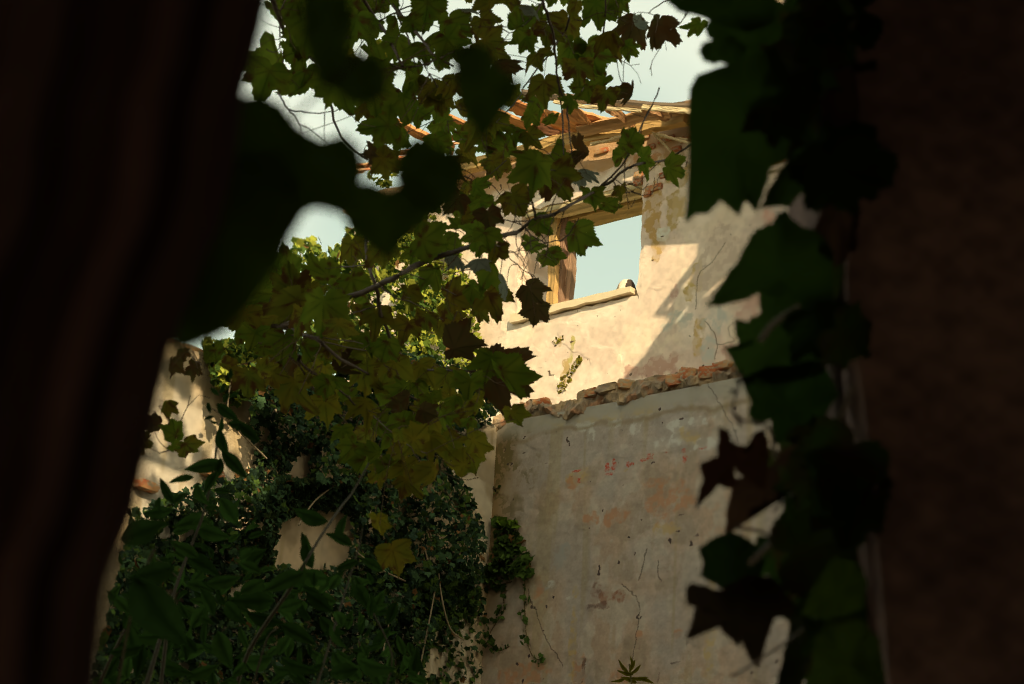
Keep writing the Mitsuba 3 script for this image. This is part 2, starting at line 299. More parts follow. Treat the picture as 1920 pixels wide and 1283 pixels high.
# the part of the roof that still holds, right of the visible skeleton
q = [W(s2 - .05, z2 + .01, GO_ - .01), W(3.0, z2 - .23, GO_ - .01), W(6.5, z2 - .99, GO_ - .01), W(6.5, 10.45, -1.3), W(.92, 10.62, -1.3), W(.95, 10.47, -.75)]
v = np.array(q + [w + Z3 * .05 for w in q]); k = len(q)
fc = [[0, i, i + 1] for i in range(1, k - 1)] + [[k, k + i + 1, k + i] for i in range(1, k - 1)] + [t for i in range(k) for t in ([i, (i + 1) % k, k + (i + 1) % k], [i, k + (i + 1) % k, k + i])]
m = trimesh.Trimesh(v, fc, process=False); m.fix_normals()
put('roof_deck', mikit.ply(m, 'mat_solid', color=cols(m, (.26, .15, .08))), roof)
OR, GO, CR, DK = (.46, .22, .085), (.44, .29, .12), (.58, .48, .31), (.16, .07, .035)
for i, (xa, ya, oa, xb, yb, ob, wd, th, c, up) in enumerate([
    (1048, 268, -.60, 1288, 219, -.60, .12, .10, GO, Z3),            # wall plate, its end broken off
    (860, 318, -.60, 1050, 268, -.62, .11, .10, GO, Z3),
    (1085, 246, -.50, 1255, 210, -.42, .11, .04, (.34, .20, .10), Z3 + n_),
    (1108, 271, -.56, 1198, 249, -.56, .022, .03, CR, Z3),
    (1205, 203, -.10, 1298, 216, -.10, .045, .03, CR, Z3),           # fascia under the gutter
    (1040, 190, -.10, 1205, 203, -.10, .03, .03, CR, Z3),
    (1226, 251, -.62, 1258, 284, -.70, .016, .016, CR, n_),
    (1224, 249, -.60, 1300, 271, -.66, .018, .018, CR, n_),
    (1232, 256, -.64, 1290, 262, -.68, .014, .014, CR, n_),
    (1020, 216, -.30, 1120, 250, -.62, .20, .03, OR, n_ + .3 * Z3),
    (1055, 207, -.22, 1150, 236, -.60, .15, .03, (.50, .26, .12), n_ + .3 * Z3),
    (1082, 205, -.18, 1098, 226, -.40, .12, .03, OR, n_ + .3 * Z3),
    (960, 196, -.20, 1060, 236, -.62, .17, .03, (.42, .18, .07), n_ + .3 * Z3),
    (900, 200, -.20, 1000, 245, -.62, .17, .03, (.45, .23, .10), n_ + .3 * Z3),
    (1130, 196, -.15, 1190, 232, -.55, .07, .03, (.36, .20, .10), n_ + .3 * Z3),
    (1188, 196, -.12, 1252, 222, -.50, .05, .05, (.30, .17, .09), Z3),
    (1000, 240, -.66, 1105, 258, -.70, .13, .03, DK, Z3 + .4 * n_),
    (820, 215, -.20, 930, 262, -.62, .17, .03, (.40, .19, .08), n_ + .3 * Z3),
    (740, 230, -.20, 850, 285, -.62, .17, .03, (.43, .20, .08), n_ + .3 * Z3)]):
    plank(wp(xa, ya, oa), wp(xb, yb, ob), wd, th, up, c, 'board', roof, seed=100 + i, taper=.92)
# roof tiles left at the far corner of the house
for i in range(9):
    A = W(-2.62 + .2 * i, 10.56 + .02 * math.sin(i * 2), -.45); th = np.linspace(.15 * math.pi, .85 * math.pi, 7)
    ring = [(math.cos(t) * .095, math.sin(t) * .06) for t in th] + [(math.cos(t) * .08, math.sin(t) * .045) for t in th[::-1]]
    tl = trimesh.creation.extrude_polygon(Polygon(ring), .42, engine='earcut'); tl.vertices = wobble(tl.vertices, 6, .006, i)
    put('tile', {**mikit.ply(tl, 'mat_brick', smooth=35), 'to_world': frame(A, u_, unit(Z3 + .45 * n_), -unit(n_ - .45 * Z3) * (1 if i % 3 else 1))}, roof)
cor = slab(jag([(-2.80, 10.30), (-1.2, 10.30), (-1.2, 10.42), (-2.80, 10.42)], .012, .1, 8), .6, u_, Z3, n_, C0 * [1, 1, 0] + n_ * -.70)
put('cornice', mikit.ply(cor, 'mat_upper'), house)

# ---------------------------------------------------------------- the gabled wing right of the frame, whose broken verge shades the wall
wing = thing('house_wing', 'gabled side wing adjoining the house on the right, hidden behind the pillar', 'house')
def srcp(x, y, D, o=-.8): P = onw(x, y, o); P = P + SUN * (D / (SUN @ n_)); return sz(P)
D = 1.8
b0, b1 = srcp(1305, 482, D), srcp(1168, 708, D)
c0, c1 = srcp(1330, 484, D), srcp(1198, 708, D)
gl = [srcp(1245, 555, D), srcp(1222, 590, D)]
dv = unit(np.array(b0) - np.array(b1))
up_end = np.array(b0) + dv * .1
verge = Polygon([srcp(*q, D) for q in ((1306, 482), (1223, 593), (1255, 598), (1210, 662), (1265, 618), (1300, 579), (1335, 540), (1371, 512), (1392, 484))] + [(srcp(1392, 484, D)[0] + .3, b0[1] + 3), (b0[0] + .05, b0[1] + 3)])
def stripe(*q): return Polygon([srcp(*p, D) for p in q])
slit = stripe((1300, 516), (1270, 548), (1273, 551)).buffer(.006)
slit2 = stripe((1260, 568), (1240, 588), (1246, 590)).buffer(.006)
slit3 = stripe((1287, 579), (1258, 614), (1268, 606)).buffer(.008)
m = slab(verge.buffer(0).difference(slit).difference(slit2).difference(slit3), .04, u_, Z3, n_, C0 * [1, 1, 0] + n_ * 1.0)
put('bargeboard', mikit.ply(m, 'mat_solid', color=cols(m, (.28, .18, .1))), wing)
ge = [srcp(*q, D) for q in ((1140, 748), (1171, 707), (1213, 668), (1276, 614), (1329, 572), (1385, 490), (1398, 478))]
gab = Polygon(ge + [(ge[-1][0] + .02, ge[-1][1] + 3), (9., ge[-1][1] + 3), (9., 0), (5.6, 0), (5.6, 9.72), (ge[0][0] + .1, 9.72)])
m = slab(gab.buffer(0), .3, u_, Z3, n_, C0 * [1, 1, 0] + n_ * 1.0)
put('gable_wall', mikit.ply(m, 'mat_upper'), wing)

# ---------------------------------------------------------------- the lower wall and its broken ledge
low = thing('courtyard_wall', 'tall stained plaster wall with a broken brick ledge along its top', 'wall')
nx, nz = 90, 60
ss, zz = np.meshgrid(np.linspace(-.02, 9, nx), np.linspace(0, 7.43, nz), indexing='ij')
oo = (meshkit.fbm(np.stack([ss * .8, zz * .8, zz * 0], -1), 3, 5) - .5) * .05 + .012 * np.exp(-((zz - 7.38) / .05) ** 2)
V = C0 * [1, 1, 0] + ss[..., None] * u_ + zz[..., None] * Z3 + oo[..., None] * n_
i, j = np.meshgrid(np.arange(nx - 1), np.arange(nz - 1), indexing='ij'); q = (i * nz + j).ravel()
Fq = np.stack([q, q + nz, q + nz + 1, q + 1], -1)
m = trimesh.Trimesh(V.reshape(-1, 3), np.vstack([Fq[:, [0, 1, 2]], Fq[:, [0, 2, 3]]]), process=False)
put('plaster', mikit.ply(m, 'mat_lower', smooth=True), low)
core = slab(sbox(-.4, 0, 9., 7.40), .74, u_, Z3, n_, C0 * [1, 1, 0] + n_ * -.04)
put('core', mikit.ply(core, 'mat_rubble'), low)
# rubble bed: an uneven ridge of mortar and broken stone, then single bricks on it
nl = 900; ring = np.linspace(0, 2 * math.pi, 25)[:-1]; V = []
for k in range(nl):
    s = -.05 + 9. * k / nl
    for t in ring: V.append([s, math.cos(t) * (.11 if math.cos(t) > 0 else .34) - .10, 7.475 + .085 * math.sin(t)])
V = np.array(V); V[:, 1:] += (np.stack([meshkit.fbm(V * [6, 9, 9] + 5 * c, 5, 20 + c) for c in range(2)], -1) - .5) * [.15, .20]
V[:, 1:] += (np.stack([meshkit.fbm(V * [28, 34, 34] + 5 * c, 3, 30 + c) for c in range(2)], -1) - .5) * .06
V[:, 2] += (meshkit.noise(np.stack([V[:, 0] * 2.2, V[:, 0] * 0, V[:, 0] * 0], -1), 3) - .5) * .05
V = C0 * [1, 1, 0] + V[:, :1] * u_ + V[:, 1:2] * n_ + V[:, 2:] * Z3
kk = len(ring); i, j = np.meshgrid(np.arange(nl - 1), np.arange(kk), indexing='ij')
Fq = np.stack([i * kk + j, i * kk + (j + 1) % kk, (i + 1) * kk + (j + 1) % kk, (i + 1) * kk + j], -1).reshape(-1, 4)
m = trimesh.Trimesh(V, np.vstack([Fq[:, [0, 1, 2]], Fq[:, [0, 2, 3]]]), process=False); m.fix_normals()
put('ledge', mikit.ply(m, 'mat_rubble', smooth=25), low)
BM = [mikit.ply(lump([1, 1, 1], 3, .16, 1.6, 40 + i), 'mat_brick', smooth=20) for i in range(6)]
BR = [mikit.ply(lump([1, 1, 1], 3, .26, 1.8, 60 + i), 'mat_rubble', smooth=20) for i in range(4)]
s = .25; g = np.random.default_rng(12)
while s < 5.5:
    w = g.uniform(.08, .20); hgt = g.uniform(.06, .115)
    if g.random() < .82:
        yaw = g.normal(0, .4); ax = math.cos(yaw) * u_ + math.sin(yaw) * n_; ay = np.cross(Z3, ax); roll = g.normal(0, .12); ax = unit(ax + roll * Z3); az = unit(np.cross(ax, ay))
        m4 = np.eye(4); m4[:3, 0], m4[:3, 1], m4[:3, 2], m4[:3, 3] = ax * w, ay * g.uniform(.09, .16), az * hgt, W(s + w / 2, 7.545 + g.uniform(-.03, .03), -.05 + g.uniform(-.04, .02))
        brick = g.random() < .62
        put('brick' if brick else 'rubble_stone', {**(BM[g.integers(6)] if brick else BR[g.integers(4)]), 'to_world': T(m4)}, low)
    s += w * g.uniform(.75, 1.15)

# ---------------------------------------------------------------- the left wall
lw = thing('side_wall', 'sun dappled plaster side wall under ivy, meeting the tall wall in a corner', 'wall')
top = [(0, 7.40), (.15, 7.42), (.5, 7.40), (1.2, 7.28), (2.2, 7.15), (3.0, 7.02), (3.7, 6.98), (4.5, 6.95), (6, 6.9), (12, 6.8)]
poly = jag([(12., 0.), (-.9, 0.), (-.9, 7.38)] + top, .012, .12, 21)
m = slab(poly, .45, n_, Z3, u_, C0 * [1, 1, 0])
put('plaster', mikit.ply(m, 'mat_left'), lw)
for i in range(16):
    t = 3.05 + i * .215; b = lump([.205, .36, .06], 2, .10, 1.2, 200 + i)
    put('brick', {**mikit.ply(b, 'mat_brick', smooth=35), 'to_world': frame(L(t, 7.035 - .012 * i + g.uniform(-.008, .008), -.2), n_, -u_, Z3)}, lw)
for i, (x, y) in enumerate([(392, 888), (268, 912)]):
    t, z = tz(onl(x, y)); b = lump([.2, .12, .065], 2, .12, 1.2, 300 + i)
    put('brick', {**mikit.ply(b, 'mat_brick', smooth=35), 'to_world': frame(L(t, z, .012), n_, -u_, Z3)}, lw)

# ---------------------------------------------------------------- the house we look out of: gate wall with the dark passage
gate = thing('gate_house', 'dark plastered pillar and passage wall filling the right edge, out of focus', 'building')
Y0, Y1 = 2.5, 2.9
def ony(x, y, Y): d = ray(x, y); return O + d * ((Y - O[1]) / d[1])
edge = [(ony(x, y, Y0)[0], ony(x, y, Y0)[2]) for x, y in [(x_ - 62 + .02 * y_, y_) for x_, y_ in [(1612, -60), (1616, 60), (1622, 200), (1632, 330), (1646, 420), (1640, 520), (1652, 640), (1668, 760), (1682, 900), (1690, 1040), (1700, 1200), (1706, 1340)]]]
outl = [(-9, 0), (9.5, 0), (9.5, 14.0), (7.56, 15.47), (5.78, 16.76), (4.47, 17.75), (4.0, 17.60), (3.15, 17.05), (2.13, 16.4), (1.98, 16.2), (1.80, 14.6), (.61, 13.6), (-1.09, 12.6), (-9, 8.5)]
opening = Polygon([(-.85, -.1), (-.85, 3.5), (edge[0][0] - .01, 3.5)] + edge + [(edge[-1][0] + .03, -.1)])
fac = Polygon(outl).difference(opening.buffer(0))
m = slab(fac, Y1 - Y0, np.array([1., 0, 0]), Z3, np.array([0, 1., 0]), np.array([0, Y1, 0]))
put('front_wall', mikit.ply(m, 'mat_gate'), gate)
for nm, lo, hi in (('side_wall', (-1.45, -3.5, 0), (-1.25, Y0 - .003, 3.9)), ('side_wall', (1.35, -3.5, 0), (1.55, Y0 - .003, 3.9)), ('back_wall', (-1.25, -3.5, 0), (-.05, -3.3, 3.9)), ('back_wall', (.95, -3.5, 0), (1.35, -3.3, 3.9)), ('back_wall', (-.05, -3.5, 2.0), (.95, -3.3, 3.9)), ('floor', (-1.25, -3.5, 0.002), (1.35, Y1, .06)), ('ceiling', (-1.25, -3.3, 3.7), (1.35, Y0 - .003, 3.9))):
    b = trimesh.creation.box(np.array(hi) - np.array(lo)); b.vertices += (np.array(hi) + np.array(lo)) / 2
    put(nm, mikit.ply(b, 'mat_gate' if nm == 'ceiling' else 'mat_passage'), gate)
# the leaning timber post close to the lens
pe = [(545, -200), (505, 0), (482, 100), (458, 180), (447, 260), (434, 340), (410, 430), (372, 520), (332, 625), (308, 715), (290, 800), (268, 900), (247, 980), (205, 1085), (188, 1200), (180, 1290), (165, 1420), (120, 1700)]
prof = [(0, 1.03), (-8, 1.00), (-40, .985), (-95, .99), (-120, 1.005), (-140, .975), (-165, .962), (-200, .97), (-240, 1.0), (-300, .985), (-330, 1.0), (-380, .97), (-470, .965), (-560, .985), (-700, .97), (-900, .98), (-900, 1.2), (-10, 1.2)]
V = np.array([at(x + dx * (1 + .01 * math.sin(i * .7)), y, d) for i, (x, y) in enumerate(smooth_path(pe, 3)) for dx, d in prof]); k = len(prof); ne = len(V) // k
Fc = [t for i in range(ne - 1) for j in range(k) for t in ([i * k + j, i * k + (j + 1) % k, (i + 1) * k + (j + 1) % k], [i * k + j, (i + 1) * k + (j + 1) % k, (i + 1) * k + j])]
m = trimesh.Trimesh(V, Fc, process=False); m.fix_normals()
c = cols(m, (.062, .040, .042)) * np.tile([1.0 if j not in (6, 7) else 1.8 for j in range(k)], ne)[:, None] * (.55 + .9 * meshkit.fbm(np.asarray(V) * [60, 60, 4], 4, 8))[:, None]
put('timber_post', mikit.ply(m, 'mat_solid', smooth=False, color=c), label='broad dark weathered timber post leaning along the left edge, out of focus', cat='post')

# ---------------------------------------------------------------- leaves: shapes
def palmate(lobes, teeth, amp, N=64, seed=0):
    """Radius by angle (0 = tip) of a lobed, toothed leaf about its stalk end."""
    g = np.random.default_rng(seed); a = np.linspace(-math.pi, math.pi, N, endpoint=False)
    ka = [x for x, _ in lobes]; kr = [y * g.uniform(.86, 1.12) for _, y in lobes]
    kl = [y * g.uniform(.84, 1.14) for y in kr]
    d = np.degrees(np.abs(a)); r = np.where(a >= 0, np.interp(d, ka, kr), np.interp(d, ka, kl))
    tooth = (np.abs(a) * teeth / math.pi + g.uniform(0, 1)) % 1.0
    return a, r * (1 - amp * tooth) * g.uniform(.985, 1.015, N)
PLANE = [(0, 1.0), (8, .88), (17, .76), (27, .64), (36, .70), (44, .86), (50, .90), (58, .78), (70, .64), (82, .58), (94, .60), (104, .64), (116, .54), (135, .42), (155, .34), (170, .24), (180, .10)]
VINE = [(0, 1.0), (14, .86), (26, .74), (36, .80), (48, .92), (60, .82), (75, .70), (90, .76), (105, .74), (125, .62), (150, .48), (168, .30), (180, .14)]
def star(a, r, rings, curl, fold, c1, c2, seed, blotch=.5, vein=(0, 50, -50, 103, -103), scalev=1.25, off=-.36, crump=.20):
    """A leaf blade as rings about the stalk end, bent and rippled; colours run from c1 to c2 with veins and brown patches of its own."""
    g = np.random.default_rng(seed); N = len(a)
    V = [[0, 0]] + [[-math.sin(x) * q * t, math.cos(x) * q * t] for t in rings for x, q in zip(a, r)]
    V = np.array(V); Fc = [[0, 1 + i, 1 + (i + 1) % N] for i in range(N)]
    for k in range(len(rings) - 1):
        for i in range(N):
            p, q = 1 + k * N + i, 1 + k * N + (i + 1) % N; Fc += [[p, p + N, q + N], [p, q + N, q]]
    rr = np.linalg.norm(V, axis=1); ang = np.arctan2(-V[:, 0], V[:, 1])
    z = -curl * rr ** 2 + fold * np.abs(V[:, 0]) + crump * (meshkit.fbm(np.c_[V * 2.2, rr * 0 + seed], 2, seed) - .5) * 2 * (rr + .1)
    vd = np.min([np.abs((ang - math.radians(v) + math.pi) % (2 * math.pi) - math.pi) for v in vein], axis=0) * rr
    w = meshkit.fbm(np.c_[V * 2.5, rr * 0 + seed * 1.7], 3, seed + 50); w2 = meshkit.fbm(np.c_[V * 5, rr * 0 + seed * 2.3], 3, seed + 90)
    C = np.array(c1) + (np.array(c2) - np.array(c1)) * np.clip((w[:, None] - .3) * 2.2, 0, 1)
    C = C * (1 + .0 * rr[:, None]); m = np.clip(1 - vd / .035, 0, 1)[:, None] * (rr > .02)[:, None]
    C = C * (1 - .40 * m)
    br = np.clip((w2 - (.74 - .22 * blotch)) * 9, 0, 1)[:, None]
    C = C * (1 - br) + np.array([.070, .036, .012]) * br
    V3 = np.c_[V[:, 0], V[:, 1] + off, z] * scalev / 1.35
    return trimesh.Trimesh(V3, Fc, process=False), np.clip(C, .002, 1)
LG = {'g': ((.072, .125, .012), (.135, .175, .018)), 'y': ((.185, .16, .016), (.115, .145, .016)), 'o': ((.15, .12, .014), (.10, .125, .016)), 'b': ((.075, .045, .020), (.065, .062, .018)), 's': ((.16, .19, .15), (.20, .22, .18))}
RINGS = (.30, .55, .76, .90, 1.0)
LEAF = {}
for t, k in enumerate('gyobs'):
    LEAF[k] = []
    for v in range(11 if k in 'go' else 7):
        sd = 1000 + t * 50 + v; gg = np.random.default_rng(sd)
        a, r = palmate(PLANE, 19, .16, 76, sd)
        m, c = star(a, r, RINGS, gg.uniform(-.3, .75) * (1.5 if k == 'b' else 1), gg.uniform(-.35, .85) * (1.3 if k == 'b' else 1), *LG[k], sd, {'g': .55, 'y': .6, 'o': .85, 'b': .8, 's': .2}[k])
        LEAF[k].append((m, c, mikit.ply(m, 'mat_leaf', smooth=True, color=c)))
def ov(a, N=30, pw=.8):
    t = np.linspace(0, 1, N // 2 + 1); w = a * np.sin(math.pi * t ** pw) ** .85 * (1 - .25 * t); return t, w
def blade(wd, curl, fold, c, seed, tip=.85, nl=12):
    """An oval pointed leaf: five points across, folded on its midrib."""
    g = np.random.default_rng(seed); t = np.linspace(0, 1, nl); w = wd * np.sin(math.pi * t ** tip) ** .9 * (1 - .22 * t) + .004
    V = []; C = []
    for x, q in zip(t, w):
        for s in (-1, -.5, 0, .5, 1):
            V.append([s * q, x - .5, -curl * (x - .4) ** 2 + fold * abs(s) * q + .02 * math.sin(9 * x + 2 * s + seed)])
            C.append(np.array(c) * (.55 if s == 0 else g.uniform(.85, 1.15)))
    i, j = np.meshgrid(np.arange(nl - 1), np.arange(4), indexing='ij'); q = (i * 5 + j).ravel()
    Fq = np.stack([q, q + 1, q + 6, q + 5], -1)
    return trimesh.Trimesh(np.array(V), np.vstack([Fq[:, [0, 1, 2]], Fq[:, [0, 2, 3]]]), process=False), np.array(C)
def pose(ang, tilt, rg, az=None):
    """Leaf axes: the tip points along an angle in the picture plane, the blade is turned out of it by tilt degrees about a random axis."""
    th = math.radians(ang); y = math.cos(th) * R + math.sin(th) * U; z = -F; x = np.cross(y, z)
    ph = rg.uniform(0, 2 * math.pi) if az is None else az; k = math.cos(ph) * x + math.sin(ph) * y
    tt = math.radians(tilt); rot = lambda v: v * math.cos(tt) + np.cross(k, v) * math.sin(tt) + k * (k @ v) * (1 - math.cos(tt))
    return rot(x), rot(y), rot(z)
def joined(items):
    """Many placed (mesh, colours, axes, size, place) as one mesh."""
    V, Fc, C, n0 = [], [], [], 0
    for m, c, (x, y, z), s, P in items:
        M = np.stack([x, y, z], 1) * s
        V.append(np.asarray(m.vertices) @ M.T + P); Fc.append(np.asarray(m.faces) + n0); C.append(c); n0 += len(m.vertices)
    return trimesh.Trimesh(np.vstack(V), np.vstack(Fc), process=False), np.vstack(C)
def inpoly(poly, k, rg):
    from shapely.geometry import Point
    from shapely import contains_xy
    P = Polygon(poly); x0, y0, x1, y1 = P.bounds; out = []
    while len(out) < k:
        q = rg.uniform([x0, y0], [x1, y1], (k * 2, 2)); out += [tuple(w) for w in q[contains_xy(P, q[:, 0], q[:, 1])]]
    return out[:k]

# ---------------------------------------------------------------- the plane tree
tree = thing('plane_tree', 'plane tree boughs hanging across the middle with yellowing lobed leaves', 'tree')
DT = 9.0
def dpt(x, y): return DT + .5 * math.sin(x * .011 + y * .017) + .35 * math.sin(x * .031 - y * .023)
BR = [  # pixel path, start and end radius in metres
    ([(-210, 560), (-60, 500), (120, 470), (330, 540), (400, 585), (440, 605), (500, 640), (560, 672)], .060, .014), ([(400, 588), (480, 600), (530, 612), (600, 585), (640, 562), (700, 540), (745, 518), (780, 497), (850, 472), (915, 455), (945, 441), (975, 432), (1003, 410), (1040, 400), (1080, 378), (1130, 350), (1170, 320), (1195, 309), (1240, 302), (1265, 292), (1302, 266)], .0135, .004),
    ([(445, 600), (530, 615), (570, 628), (600, 640), (640, 675), (690, 700), (735, 727), (800, 760), (840, 800)], .010, .003),
    ([(683, 410), (686, 450), (690, 500), (705, 540), (715, 590), (735, 645), (748, 672)], .006, .008), ([(735, 648), (780, 690), (830, 695), (880, 696), (930, 702)], .006, .003),
    ([(498, -30), (512, 5), (535, 62), (540, 68), (560, 90), (600, 125), (617, 190), (640, 256), (690, 300)], .010, .004), ([(540, 68), (530, 110), (523, 160), (525, 180), (540, 205), (558, 225), (566, 250)], .005, .002),
    ([(541, 205), (575, 212), (620, 210), (645, 197)], .003, .002), ([(512, 5), (524, 45), (526, 68), (535, 68)], .003, .003), ([(525, 20), (545, -10)], .003, .002), ([(500, 92), (518, 98), (526, 80)], .0025, .002),
    ([(672, -20), (700, 30), (720, 60), (740, 95), (755, 125)], .010, .005), ([(715, -20), (745, 20), (765, 45), (790, 75), (812, 100), (850, 125)], .009, .004), ([(742, 18), (756, 50), (770, 88), (778, 120)], .005, .003),
    ([(600, 80), (630, 75), (675, 65), (700, 45), (715, 38), (750, 18), (800, 0)], .006, .003), ([(676, 65), (700, 93), (740, 124), (780, 125), (830, 107), (860, 90)], .004, .003), ([(805, 138), (835, 190), (840, 240), (846, 300), (848, 345)], .003, .002),
    ([(1016, -20), (1017, 5), (1035, 50), (1043, 110), (1046, 150), (1055, 210), (1057, 290)], .007, .003), ([(1044, 150), (1062, 200), (1068, 255), (1072, 300), (1062, 318), (1030, 320)], .004, .002), ([(1088, -20), (1060, 55), (1030, 100), (990, 155), (965, 195), (930, 230)], .005, .002),
    ([(1137, -20), (1132, 60), (1115, 120), (1090, 172)], .004, .002), ([(1017, 5), (995, 38), (955, 62)], .003, .002), ([(1262, -5), (1225, 16), (1216, 25)], .003, .002), ([(1290, 22), (1275, 42), (1256, 57)], .0025, .002),
    ([(1236, 165), (1228, 185), (1205, 235), (1180, 290), (1152, 325), (1125, 352)], .0028, .004), ([(1150, 62), (1160, 140), (1175, 163)], .002, .002), ([(912, 220), (914, 300), (916, 350)], .002, .002), ([(870, 330), (900, 340), (950, 300)], .002, .002),
    ([(1003, 410), (1000, 385), (990, 352)], .004, .003), ([(780, 350), (800, 365), (822, 380)], .002, .002), ([(920, 452), (945, 470), (960, 490), (1000, 520)], .003, .002), ([(1003, 412), (960, 416), (935, 405)], .0025, .002), ([(985, 430), (1010, 450), (1035, 455), (1060, 445), (1085, 410)], .003, .002),
    ([(940, 480), (975, 468), (1015, 440)], .002, .002), ([(830, 515), (880, 505), (910, 500)], .002, .002), ([(860, 560), (900, 590), (840, 545), (760, 510)], .003, .002), ([(640, 500), (685, 497)], .004, .003), ([(660, 590), (690, 578), (713, 570)], .003, .003),
    ([(555, 668), (580, 695), (590, 702), (640, 735), (680, 775)], .006, .003), ([(556, 672), (590, 735), (610, 760), (660, 790)], .004, .002), ([(530, 630), (600, 632), (680, 645)], .003, .002), ([(600, 640), (700, 660), (760, 672)], .003, .002), ([(700, 780), (760, 830), (800, 850)], .002, .002),
    ([(300, 850), (330, 830), (310, 780)], .002, .0015), ([(345, 640), (355, 665), (378, 685)], .002, .0015), ([(715, 540), (745, 560), (790, 575), (830, 600)], .003, .002), ([(1180, 345), (1205, 355), (1216, 345)], .002, .0015), ([(1150, 340), (1165, 362), (1188, 358)], .003, .002)]
bpts = []
for pth, r0, r1 in BR:
    P = smooth_path([at(x, y, dpt(x, y)) for x, y in pth], 4)
    P[1:-1] += rng.normal(0, .0022, (len(P) - 2, 3)); bpts.append(P)
    m = tube(P, np.linspace(r0, r1, len(P)) * rng.uniform(.85, 1.15, len(P)), 7)
    put('branch', mikit.ply(m, 'mat_solid', smooth=True, color=np.clip(cols(m, (.085, .065, .055)) * rng.uniform(.6, 1.3, (len(m.vertices), 1)), 0, 1)), tree)
bpts = np.vstack(bpts)
tp = at(-215, 560, dpt(-215, 560)); P = smooth_path([[tp[0] - .25, tp[1] + .2, 0], [tp[0] - .1, tp[1] + .1, 2.2], tp, [tp[0] + .1, tp[1] + .5, 7.2], [tp[0] + .5, 10.6, 9.6]], 8)
m = tube(P, np.linspace(.19, .06, len(P)), 14); m.vertices = wobble(m.vertices, 5, .015, 4)
put('trunk', mikit.ply(m, 'mat_solid', smooth=True, color=np.clip(cols(m, (.17, .15, .11)) * (.5 + meshkit.fbm(m.vertices * 7, 3, 9))[:, None], 0, 1)), tree)
for A, B, r in (([-2.3, 10.9, 9.0], [.1, 10.9, 10.9], .045), ([-1.9, 11.0, 8.6], [.3, 10.8, 10.2], .03), ([-2.2, 10.7, 9.7], [-.4, 10.9, 11.1], .025)):
    P = smooth_path([A, (np.array(A) + B) / 2 + [0, .05, -.12], B], 6); m = tube(P, r, 8); put('branch', mikit.ply(m, 'mat_solid', smooth=True, color=cols(m, (.085, .065, .055))), tree)
